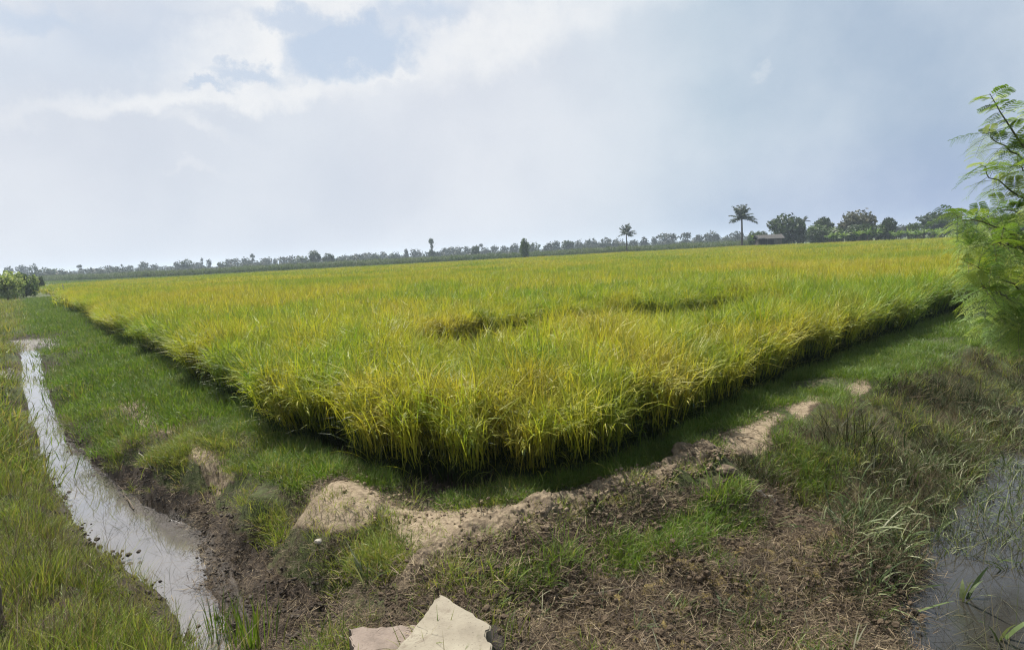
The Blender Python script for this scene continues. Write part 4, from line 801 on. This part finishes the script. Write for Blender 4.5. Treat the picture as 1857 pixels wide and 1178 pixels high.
FARROW = [  # u, top v, width, kind, material, distance
 (18, 482, 14, 'round', 'blue', 420), (41, 480, 26, 'spread', 'blue', 430), (63, 477, 12, 'bushy', 'dark', 300), (82, 484, 24, 'round', 'dark', 310), (105, 485, 20, 'round', 'green', 330), (147, 480, 12, 'tall', 'blue', 360),
 (165, 486, 22, 'spread', 'blue', 360), (198, 481, 26, 'bushy', 'blue', 400), (223, 479, 5, 'tall', 'blue', 400), (233, 481, 16, 'spread', 'blue', 400), (263, 474, 18, 'round', 'blue', 380), (281, 478, 14, 'bushy', 'blue', 390),
 (326, 472, 18, 'round', 'blue', 370), (341, 469, 20, 'round', 'dark', 330), (356, 473, 20, 'bushy', 'blue', 380), (368, 468, 7, 'tall', 'blue', 380), (380, 469, 8, 'bushy', 'blue', 380), (404, 473, 18, 'round', 'dark', 320), (425, 468, 28, 'spread', 'blue', 400),
 (447, 465, 18, 'round', 'blue', 380), (459, 461, 14, 'tall', 'blue', 360), (485, 466, 20, 'bushy', 'blue', 400), (500, 467, 9, 'round', 'blue', 400), (515, 465, 20, 'spread', 'blue', 390), (529, 461, 14, 'bushy', 'blue', 370), (548, 463, 26, 'bushy', 'dark', 320),
 (625, 461, 18, 'round', 'blue', 420), (640, 460, 18, 'bushy', 'blue', 420), (664, 458, 26, 'spread', 'blue', 430), (682, 458, 18, 'round', 'dark', 340), (697, 456, 16, 'bushy', 'blue', 400), (713, 457, 12, 'round', 'dark', 330), (721, 456, 9, 'round', 'blue', 380),
 (737, 451, 18, 'cone', 'blue', 370), (757, 449, 22, 'bushy', 'blue', 390), (809, 448, 18, 'spread', 'blue', 400), (829, 446, 28, 'bushy', 'blue', 390), (850, 446, 18, 'bushy', 'blue', 380), (875, 442, 11, 'tall', 'blue', 370), (884, 446, 14, 'bushy', 'blue', 390), (898, 444, 14, 'round', 'blue', 410),
 (914, 445, 18, 'spread', 'blue', 420), (933, 440, 18, 'round', 'blue', 380), (969, 439, 26, 'round', 'dark', 340), (997, 438, 20, 'round', 'blue', 340), (1008, 436, 16, 'round', 'blue', 350), (1050, 434, 16, 'round', 'blue', 370),
 (1073, 431, 24, 'round', 'blue', 360), (1098, 430, 20, 'round', 'blue', 360), (1122, 431, 22, 'round', 'blue', 360), (1149, 434, 14, 'round', 'blue', 360), (1168, 429, 26, 'cone', 'blue', 340), (1186, 428, 12, 'round', 'blue', 360), (1210, 422, 32, 'spread', 'blue', 350),
 (1242, 421, 18, 'spread', 'blue', 340), (1268, 425, 22, 'bushy', 'blue', 350), (1290, 418, 28, 'round', 'blue', 350), (1316, 426, 12, 'bushy', 'blue', 370), (1335, 419, 26, 'round', 'blue', 330)]
kindw = {'round': 'rounded', 'spread': 'flat topped', 'bushy': 'ragged bushy', 'tall': 'thin upright', 'cone': 'pointed'}
def where(u):
    if u < 130: return 'at the far left end'
    if u < 300: return 'towards the left end of the row'
    marks = [(572, 'the dark pair'), (784, 'the tall thin tree'), (860, 'the small dark tree'), (952, 'the lone green bush'), (1136, 'the smaller palm'), (1345, 'the tall palm')]
    k = min(marks, key=lambda m_: abs(m_[0] - u)); side = 'left' if u < k[0] else 'right'
    return '%s of %s' % ('just ' + side if abs(k[0] - u) < 45 else side, k[1])
used = {}
FL = []
for i, (u, tv, wp_, kd, mt, Y) in enumerate(FARROW):
    lb = '%s %s horizon tree %s' % ({'blue': 'hazy blue', 'dark': 'dark', 'green': 'green'}[mt], kindw[kd], where(u)); FL.append(lb)
ordw = ['leftmost', 'second from left', 'third from left', 'fourth from left', 'fifth from left', 'sixth from left', 'seventh from left', 'eighth from left']
for i, (u, tv, wp_, kd, mt, Y) in enumerate(FARROW):
    lb = FL[i]; c_ = FL.count(lb)
    if c_ > 1: k = used.get(lb, 0); used[lb] = k + 1; lb = lb + ', ' + ordw[k]
    tree(u, Y, tv, wp_, kd, mt, lb, n=420, var=i % 5)
for u, Y, tv, wp_, kd, mt, lb in (
    (572, 280, 453, 20, 'round', 'dark', 'taller of a pair of dark round trees above the cane'), (596, 280, 459, 20, 'round', 'dark', 'lower of a pair of dark round trees above the cane'),
    (784, 300, 433, 13, 'tall', 'dark', 'tall thin tree with a small tuft above a wider lower crown'), (862, 260, 443, 17, 'bushy', 'dark', 'small dark block shaped tree in front of the hazy row'),
    (1029, 320, 435, 23, 'round', 'dark', 'neat dark dome shaped tree between the bush and the smaller palm'), (952, 165, 432, 19, 'bushy', 'green', 'lone green bush standing before the cane strip'),
    (1425, 158, 389, 60, 'round', 'dark', 'large dark rounded tree right beside the hut'), (1447, 170, 395, 26, 'bushy', 'dark', 'dark crown joined to the right side of the big tree by the hut'),
    (1470, 210, 409, 40, 'bushy', 'green', 'low green bush between the big tree and the next group'), (1493, 165, 395, 36, 'spread', 'dark', 'dark flat topped tree behind the low bushes right of the hut'),
    (1503, 150, 404, 54, 'bushy', 'green', 'wide green bush in front of the flat topped tree'), (1480, 148, 415, 30, 'bushy', 'dark', 'low dark bush at the left foot of the second tree group'),
    (1553, 150, 382, 60, 'round', 'grey', 'big grey green thin leaved tree, tallest of the right hand group'), (1562, 140, 407, 56, 'bushy', 'dark', 'dark undergrowth below the grey tree'), (1605, 145, 392, 34, 'bushy', 'dark', 'dark narrow tree right of the grey tree'),
    (1636, 220, 408, 34, 'round', 'blue', 'hazy low dome behind the gap in the right hand trees'), (1655, 150, 403, 22, 'bushy', 'green', 'small green tree at the right end of the gap'),
    (1697, 160, 384, 58, 'spread', 'dark', 'dark spreading tree above the banana plants at the right'), (1745, 170, 395, 60, 'bushy', 'green', 'green bushy tree partly behind the feathery shrub'), (1790, 200, 389, 50, 'round', 'blue', 'hazy rounded tree seen through the feathery shrub'), (1840, 160, 385, 50, 'bushy', 'dark', 'dark tree at the right end of the tree line'),
    (1368, 165, 416, 18, 'bushy', 'green', 'light green shrub growing at the left of the hut'), (1384, 185, 419, 24, 'bushy', 'dark', 'dark shrub showing above the hut roof')):
    tree(u, Y, tv, wp_, kd, mt, lb, n=2600 if Y < 240 else 800, var=int(u) % 9, name='shrub' if 'bush ' in lb or 'shrub' in lb and 'feathery' not in lb else 'tree', cat_='shrub' if 'shrub growing' in lb or 'dark shrub' in lb or 'bush ' in lb else 'tree')
for u, Y, tv, wp_, mt, lb in ((10, 62, 488, 46, 'pale', 'pale green leafy bush at the left edge of the photo'), (38, 70, 492, 34, 'green', 'darker green bush beside the pale one at the left'), (58, 78, 497, 20, 'pale', 'small pale bush at the end of the left bush row'), (72, 90, 500, 10, 'dark', 'tiny dark shrub at the head of the ditch')):
    tree(u, Y, tv, wp_, 'bushy', mt, lb, 'bushes at the left edge', name='shrub', cat_='shrub', n=2200, var=u % 3 + 20)
# palms
palm_leaf = crown_mat('palm frond', (.02, .045, .015), (.035, .07, .02), (.06, .10, .03), .15)
def palm(u, Y, top_v, wpx, label, nf=24, droop=1.5, lean=.02, trunkr=.17):
    p = base_on(u, Y); vb = proj(p[0], p[1], 0.0)[1]; H_ = (vb - top_v) * Y / F; Wd = wpx * Y / F; Lf = Wd * .60; hub = H_ - Lf * .82
    root = empty('palm_tree', (p[0], p[1], 0)); t = np.linspace(0, 1, 10)
    pts = np.stack([lean * H_ * np.sin(t * 2.2), 0 * t, t * hub], -1); V, Fq, r_ = tube(pts, trunkr * (1.25 - .5 * t), 8); link('trunk', npmesh('trunk', V, Fq, smooth=True), [bark], root)
    top = pts[-1]; parts = []
    for k in range(nf):
        a = 6.283 * k / nf * 2.4 + random.uniform(-.2, .2); e0 = [.1, .5, .9, 1.3, 1.6, .3, 1.1][k % 7] + random.uniform(-.12, .12); m_ = 12; s = np.linspace(0, 1, m_); L_ = Lf * random.uniform(.85, 1.1)
        ph = e0 + (droop * .75) * s ** 1.5; hx = np.concatenate([[0], np.cumsum(np.sin((ph[1:] + ph[:-1]) / 2) * L_ / (m_ - 1))]); zx = np.concatenate([[0], np.cumsum(np.cos((ph[1:] + ph[:-1]) / 2) * L_ / (m_ - 1))])
        R_ = np.stack([hx * math.cos(a), hx * math.sin(a), zx], -1) + top; sd_ = np.array([-math.sin(a), math.cos(a), 0])
        V, Fq, r_ = tube(R_, np.linspace(.05, .012, m_), 4); parts.append((V, Fq, r_ * 0 + .9, 0))
        nl = 26; sp = U(.08, 1, nl); bx = np.stack([np.interp(sp, s, R_[:, c]) for c in range(3)], -1)
        for sg in (-1, 1):
            az_ = a + sg * U(.8, 1.2, nl); parts.append((*blades(bx, L_ * .27 * np.sin(np.clip(sp, .1, .95) * 2.9) ** .6, np.full(nl, .17), az_, U(1.3, 1.8, nl), U(.5, 1.0, nl), 3), 0))
    link('crown', npmesh('crown', *cat(parts)), [palm_leaf], root); return tag(root, label, 'palm tree', 'palms on the field edge')
palm(1345, 150, 376, 44, 'tall coconut palm standing alone left of the hut', 30, 1.0, .01, .22)
palm(1136, 175, 409, 32, 'smaller palm with a ragged short crown in the middle distance', 24, .9, .01, .16)
palm(1457, 230, 393, 20, 'small palm peeping out behind the big round tree', 16, 1.8, .02, .16)
# bananas
ban = crown_mat('banana leaf', (.08, .16, .03), (.15, .26, .05), (.26, .36, .10), .45)
def banana(u, Y, top_v, wpx, n, label):
    p = base_on(u, Y); vb = proj(p[0], p[1], 0.0)[1]; H_ = (vb - top_v) * Y / F; Wd = wpx * Y / F; root = empty('banana_plant', (p[0], p[1], 0)); L, St = [], []
    for _ in range(n):
        x, y = random.uniform(-Wd / 2, Wd / 2) * .8, random.uniform(-1.5, 1.5); h = H_ * random.uniform(.55, .8); V_, F_, r__ = tube([(x, y, -.1), (x + .03, y, h * .3), (x, y, h * .6)], [.11, .1, .08], 6); link('stem', npmesh('stem', V_, F_, smooth=True), [bark], root)
        m_ = 9; b = np.tile([x, y, h * .55], (m_, 1)); L.append((*blades(b, U(.35, .5, m_) * H_, U(.25, .4, m_), U(0, 6.28, m_), U(.05, .6, m_), U(.5, 1.9, m_), 6), 0))
    link('leaves', npmesh('leaves', *cat(L)), [ban], root); return tag(root, label, 'banana plants', 'banana clumps on the field edge')
banana(1577, 136, 403, 46, 9, 'banana clump in front of the grey tree'); banana(1632, 138, 409, 44, 9, 'low banana clump in the gap of the right hand trees'); banana(1672, 134, 404, 34, 7, 'banana clump left of the spreading tree'); banana(1705, 132, 402, 44, 9, 'banana clump under the dark spreading tree')
banana(1760, 130, 399, 56, 10, 'banana clump behind the feathery shrub'); banana(1820, 130, 394, 60, 10, 'banana clump at the right edge of the tree line'); banana(1372, 160, 417, 14, 3, 'small banana clump left of the hut'); banana(1520, 138, 412, 40, 8, 'banana clump between the green bush and the grey tree')
# cane strip
cane = leaf_mat('cane leaf', [(0, (.05, .09, .02)), (.5, (.09, .15, .035)), (1, (.16, .21, .07))], [(0.35, (.05, .10, .025)), (0.65, (.17, .19, .08))], .03, .5, .35)
def build_cane():
    vs = []
    for _ in range(6):
        n = 260; b = np.stack([U(-2.6, 2.6, n), U(-1.6, 1.6, n), U(0, .9, n)], -1); vs.append(npmesh('cane', *cat([(*blades(b, U(1.0, 2.0, n), U(.07, .13, n), U(0, 6.28, n), U(0, .3, n), U(.2, 1.6, n), 3, pw=1.6), 0)])))
    LINE = [(-250, 230), (60, 235), (150, 185), (300, 172), (500, 178), (700, 185), (950, 190), (1150, 180), (1345, 172), (1420, 180)]
    P = [base_on(u, Y)[:2] for u, Y in LINE]; X = []; Y_ = []
    for a, b in zip(P[:-1], P[1:]):
        L_ = np.linalg.norm(b - a); k = int(L_ / 3.2)
        for j in range(k):
            q = a + (b - a) * (j + .5) / k
            for row in range(7): dv = q / np.linalg.norm(q); s_ = q + dv * row * 4.5; X.append(s_[0] + random.uniform(-.8, .8)); Y_.append(s_[1] + random.uniform(-.8, .8))
    X, Y_ = np.array(X), np.array(Y_); n = len(X)
    scatter('sugar_cane', vs, np.stack([X, Y_, np.zeros(n)], -1), U(-.4, .4, n) + np.where(U(0, 1, n) > .5, np.pi, 0), U(.8, 1.1, n) * (.82 + .3 * fbm(X, Y_, .06, 3, 2)), RNG.integers(0, 6, n), [cane], 'long strip of tall cane between the rice and the far trees', 'cane')
    # a lower green crop before the cane
    vs = []
    for _ in range(4):
        n = 220; b = np.stack([U(-2.6, 2.6, n), U(-2.2, 2.2, n), U(0, .2, n)], -1); vs.append(npmesh('crop', *cat([(*blades(b, U(.4, .7, n), U(.05, .09, n), U(0, 6.28, n), U(0, .4, n), U(.2, 1.4, n), 2), 0)])))
    X = []; Y_ = []
    for a, b in zip(P[:-1], P[1:]):
        L_ = np.linalg.norm(b - a); k = int(L_ / 3.5)
        for j in range(k):
            q = a + (b - a) * (j + .5) / k
            for row in range(1, 12): dv = q / np.linalg.norm(q); s_ = q - dv * row * 4.2; X.append(s_[0] + random.uniform(-.8, .8)); Y_.append(s_[1] + random.uniform(-.8, .8))
    X, Y_ = np.array(X), np.array(Y_); m = ~inpoly(X, Y_, FIELD); X, Y_ = X[m], Y_[m]; n = len(X)
    scatter('green_crop', vs, np.stack([X, Y_, np.zeros(n)], -1), U(0, 6.28, n), U(.8, 1.1, n), RNG.integers(0, 4, n), [G_BR], 'low green crop in a narrow band before the cane', 'crop')
    # a far second mass of low scrub under the horizon trees
    vs = []
    for _ in range(4): vs.append(npmesh('scrub', *leafcloud([(random.uniform(-5, 5), random.uniform(-2, 2), random.uniform(.8, 3.6)) for _ in range(9)], [(2.2, 1.6, 1.5)] * 9, 520, .40)))
    th = U(-.9, .9, 520); rr = U(330, 560, 520); X, Y_ = rr * np.sin(th), rr * np.cos(th); n = 520
    scatter('far_scrub', vs, np.stack([X, Y_, np.zeros(n)], -1), U(-.5, .5, n), U(.35, 1.15, n), RNG.integers(0, 4, n), [CM['blue']], 'low hazy scrub along the foot of the horizon trees', 'scrub')
build_cane()
# hut
def hut():
    tin = solid_mat('rusty roof', [(0.3, (.018, .016, .015)), (.7, (.045, .040, .037))], .8, 5, .7, .3, 6); brd = solid_mat('hut boards', [(0.3, (.035, .028, .022)), (.7, (.11, .09, .075))], 1.5, 5, .9, .5, 6, stretch=(4, 4, .5)); gw = solid_mat('grey board', [(0.3, (.07, .062, .055)), (.7, (.15, .135, .12))], 1.5, 5, .9, .4, 6)
    Y = 150; p = base_on(1393, Y); w_, d_, h_ = 5.0, 4.0, 1.75
    root = empty('hut', (p[0], p[1], 0), R(-8)); tag(root, 'low dark open fronted farm hut with a shallow pitched roof beside the big tree', 'hut')
    def box(x0, x1, y0, y1, z0, z1):
        V = [(x, y, z) for z in (z0, z1) for x, y in ((x0, y0), (x1, y0), (x1, y1), (x0, y1))]; return V, [(0, 3, 2, 1), (4, 5, 6, 7), (0, 1, 5, 4), (1, 2, 6, 5), (2, 3, 7, 6), (3, 0, 4, 7)]
    def part(nm, boxes, mat):
        V, Fc = [], []
        for b_ in boxes: v_, f_ = box(*b_); o = len(V); V += v_; Fc += [tuple(i + o for i in f) for f in f_]
        me = bpy.data.meshes.new(nm); me.from_pydata(V, [], Fc); me.update(); return link(nm, me, [mat], root)
    zf = .0; H1 = h_ + .45
    part('back_wall', [(-w_ / 2, w_ / 2, d_ / 2 - .08, d_ / 2, 0, H1)], brd); part('side_wall', [(-w_ / 2, -w_ / 2 + .08, -d_ / 2, d_ / 2 - .09, 0, H1)], brd); part('front_panel', [(w_ / 2 - 1.6, w_ / 2, -d_ / 2 - .04, -d_ / 2 + .04, 0, H1 - .1)], gw); part('side_wall', [(w_ / 2 - .07, w_ / 2 + .01, -d_ / 2 + .05, d_ / 2 - .09, 0, H1)], gw)
    for x in (-w_ / 2 + .15, -.6, .8): part('post', [(x - .07, x + .07, -d_ / 2 - .07, -d_ / 2 + .07, 0, H1)], gw)
    part('beam', [(-w_ / 2 - .1, w_ / 2 + .1, -d_ / 2 - .06, -d_ / 2 + .06, H1, H1 + .12)], brd)
    # gable roof, ridge left to right, corrugated
    V, Fc = [], []; n = 60; rz = H1 + .95; ov = .5
    for sgn in (-1, 1):
        o = len(V)
        for i in range(n + 1):
            x = -w_ / 2 - ov + (w_ + 2 * ov) * i / n; c = .03 * math.sin(i * 1.6)
            for t in (0, 1):
                y = sgn * (d_ / 2 + ov) * t; z = rz - (rz - H1 - .02) * t + c; V += [(x, y, z), (x, y, z + .03)]
        for i in range(n): q = o + i * 4; Fc += [(q, q + 2, q + 6, q + 4), (q + 1, q + 5, q + 7, q + 3), (q + 2, q + 3, q + 7, q + 6)]
        Fc += [(o, o + 1, o + 3, o + 2), (o + 4 * n, o + 4 * n + 2, o + 4 * n + 3, o + 4 * n + 1)]
    me = bpy.data.meshes.new('roof'); me.from_pydata(V, [], Fc); me.update(); link('roof', me, [tin], root)
hut()

# ------------------------------------------------------------------ feathery shrub at the right edge
LEU = crown_mat('feathery leaflets', (.08, .17, .02), (.20, .34, .04), (.42, .52, .08), .42)
twig = solid_mat('green twig', [(0.3, (.06, .07, .03)), (.7, (.14, .14, .07))], 8, 4, .8, .3, 30)
def pinnate_leaf(origin, fw, up, L):
    """a twice-pinnate leaf: rachis, pairs of pinnae, pairs of tiny leaflets"""
    fw = fw / np.linalg.norm(fw); sd_ = np.cross(fw, up); sd_ /= np.linalg.norm(sd_); up = np.cross(sd_, fw)
    np_ = random.randint(5, 8); Vs = []; s = np.linspace(0, 1, 8); drp = L * random.uniform(.15, .45)
    ctr = origin + fw * (s * L)[:, None] - np.array([0, 0, 1.0]) * (drp * s ** 2)[:, None]
    for i in range(np_):
        t = .22 + .78 * i / (np_ - 1); o = np.array([np.interp(t, s, ctr[:, c]) for c in range(3)]); fl = L * .42 * (1 - .35 * abs(t - .5))
        for sg in (-1, 1):
            d = fw * random.uniform(.35, .6) + sd_ * sg + up * random.uniform(-.15, .1); d /= np.linalg.norm(d); m_ = 9
            q = np.linspace(.1, 1, m_); cc = o + d * (q * fl)[:, None] - np.array([0, 0, 1.0]) * (fl * .35 * q ** 2)[:, None]; pd = np.cross(d, up); pd /= np.linalg.norm(pd)
            for s2 in (-1, 1):
                lv = (pd * s2 * .8 + d * .55); lv /= np.linalg.norm(lv); ll = .024 * (1.15 - .5 * q)[:, None]; wv_ = d * .0042
                Vs.append(np.stack([cc, cc + lv * ll * .5 - wv_, cc + lv * ll, cc + lv * ll * .5 + wv_], 1).reshape(-1, 3))
    V = np.concatenate(Vs); rr = random.random(); return V, ctr, np.clip(rr + RNG.normal(0, .12, len(V)), 0, 1)
def shrub():
    D = 6.6; root0 = base_on(2010, D); zb = float(height(np.array([root0[0]]), np.array([root0[1]]))[0])
    root = empty('feathery_tree', (root0[0], root0[1], max(zb, -.5))); O = np.array([root0[0], root0[1], max(zb, -.5)])
    P = lambda u, v, dy=0.0: at_depth(np.array(float(u)), np.array(float(v)), D + dy)
    T = [O + [0, 0, -.1], P(2000, 700), P(1985, 560), P(1960, 430), P(1900, 320), P(1850, 258), P(1815, 205), P(1795, 170)]
    twigs = [tube(np.array(T) - O, [.045, .04, .034, .026, .016, .010, .006, .003], 7)]
    BR = [[P(1960, 430), P(1900, 380, -.2), P(1840, 350, -.3), P(1795, 325, -.3), P(1780, 296, -.3)], [P(1900, 320), P(1860, 290, .3), P(1815, 262, .3), P(1785, 240, .3)],
          [P(1985, 560), P(1900, 480, -.3), P(1830, 420, -.5), P(1770, 398, -.5), P(1735, 395, -.5)], [P(1985, 560), P(1900, 500, .3), P(1820, 460, .4), P(1770, 445, .5), P(1745, 440, .5)],
          [P(2000, 700), P(1900, 580, -.2), P(1840, 520, -.3), P(1790, 490, -.3), P(1755, 480, -.3)], [P(2000, 700), P(1910, 600, .4), P(1850, 560, .5), P(1800, 540, .5), P(1775, 530, .5)],
          [P(1985, 560), P(1910, 430), P(1850, 385), P(1810, 375)], [P(2000, 700), P(1930, 620, -.5), P(1870, 585, -.7), P(1845, 580, -.7)], [P(1960, 430), P(1900, 330, -.3), P(1860, 310, -.4), P(1840, 300, -.4)],
          [P(1985, 560), P(1905, 520, .1), P(1845, 500, .1), P(1800, 505, .0)], [P(1960, 430), P(1930, 350, .2), P(1890, 230, .2), P(1868, 190, .2)], [P(1985, 560), P(2060, 430, .2), P(2100, 330, .3)], [P(1985, 560), P(2070, 520, -.3), P(2140, 450, -.4)], [P(1960, 430), P(2000, 330, -.3), P(2030, 250, -.3)], [P(2000, 700), P(2080, 620, -.2), P(2150, 600)],
          [P(1900, 480, -.3), P(1850, 450, -.6), P(1800, 440, -.8)], [P(1900, 580, -.2), P(1830, 540, -.6), P(1780, 520, -.8)], [P(1900, 500, .3), P(1850, 420, .8), P(1790, 410, .9)], [P(1910, 600, .4), P(1840, 600, .2), P(1805, 575, .1)]]
    VL, RL_ = [], []
    for bi, br in enumerate([T[3:]] + BR):
        br = np.array(br); k = len(br); tt = np.linspace(0, k - 1, 14); c = np.stack([np.interp(tt, np.arange(k), br[:, i]) for i in range(3)], -1); c[1:] += RNG.normal(0, .012, (13, 3))
        if bi: twigs.append(tube(c - O, np.linspace(.014, .003, 14), 5))
        nl = 24 if bi == 0 else ((22 if bi in (1, 2, 9, 11) else 34))
        if bi == 0: lo = .35
        else: lo = .3
        for j in range(nl):
            t = lo + (1 - lo) * (j + .5) / nl; o = np.array([np.interp(t * (k - 1), np.arange(k), br[:, i]) for i in range(3)]); tn = c[min(13, int(t * 13) + 1)] - c[max(0, int(t * 13) - 1)]; tn /= np.linalg.norm(tn) + 1e-9
            a = j * 2.4 + random.uniform(-.4, .4); s1 = np.cross(tn, [0, 0, 1.0]); s1 /= np.linalg.norm(s1) + 1e-9; s2 = np.cross(s1, tn)
            fw = tn * random.uniform(.3, .8) + (s1 * math.cos(a) + s2 * math.sin(a)) * .9 + np.array([0, 0, -.15]); L_ = random.uniform(.17, .29) * (1 - .35 * t * (bi == 0))
            V, ctr, r_ = pinnate_leaf(o, fw, np.array([0, 0, 1.0]) + RNG.normal(0, .2, 3), L_); VL.append(V - O); RL_.append(r_); twigs.append(tube(ctr - O, np.linspace(.0022, .001, 8), 3))
    V = np.concatenate(VL); link('crown', npmesh('crown', V, np.arange(len(V)).reshape(-1, 4), np.concatenate(RL_)), [LEU], root)
    V, Fq, r_, mi = cat([(a_, b_, c_, 0) for a_, b_, c_ in twigs]); link('trunk', npmesh('trunk', V, Fq, r_, smooth=True), [twig], root)
    tag(root, 'feathery leaved green tree leaning in from the right edge of the photo', 'tree')
shrub()

# ------------------------------------------------------------------ haze
def haze():
    me = bpy.data.meshes.new('haze'); x0, x1, y0, y1, z0, z1 = -4700, 4700, -4700, 4700, -1.9, 16
    V = [(x, y, z) for z in (z0, z1) for x, y in ((x0, y0), (x1, y0), (x1, y1), (x0, y1))]; me.from_pydata(V, [], [(0, 3, 2, 1), (4, 5, 6, 7), (0, 1, 5, 4), (1, 2, 6, 5), (2, 3, 7, 6), (3, 0, 4, 7)]); me.update()
    m = bpy.data.materials.new('haze'); m.use_nodes = True; t = NT(m.node_tree)
    v = t.n('ShaderNodeVolumePrincipled', {'Color': (0.72, 0.85, 1.0, 1), 'Density': 0.00048, 'Anisotropy': 0.2}); o = t.n('ShaderNodeOutputMaterial'); t.t.links.new(v.outputs[0], o.inputs['Volume'])
    m.cycles.homogeneous_volume = True if hasattr(m.cycles, 'homogeneous_volume') else None
    tag(link('haze', me, [m]), 'pale haze in the air over the fields', 'haze', kind='stuff')
haze()
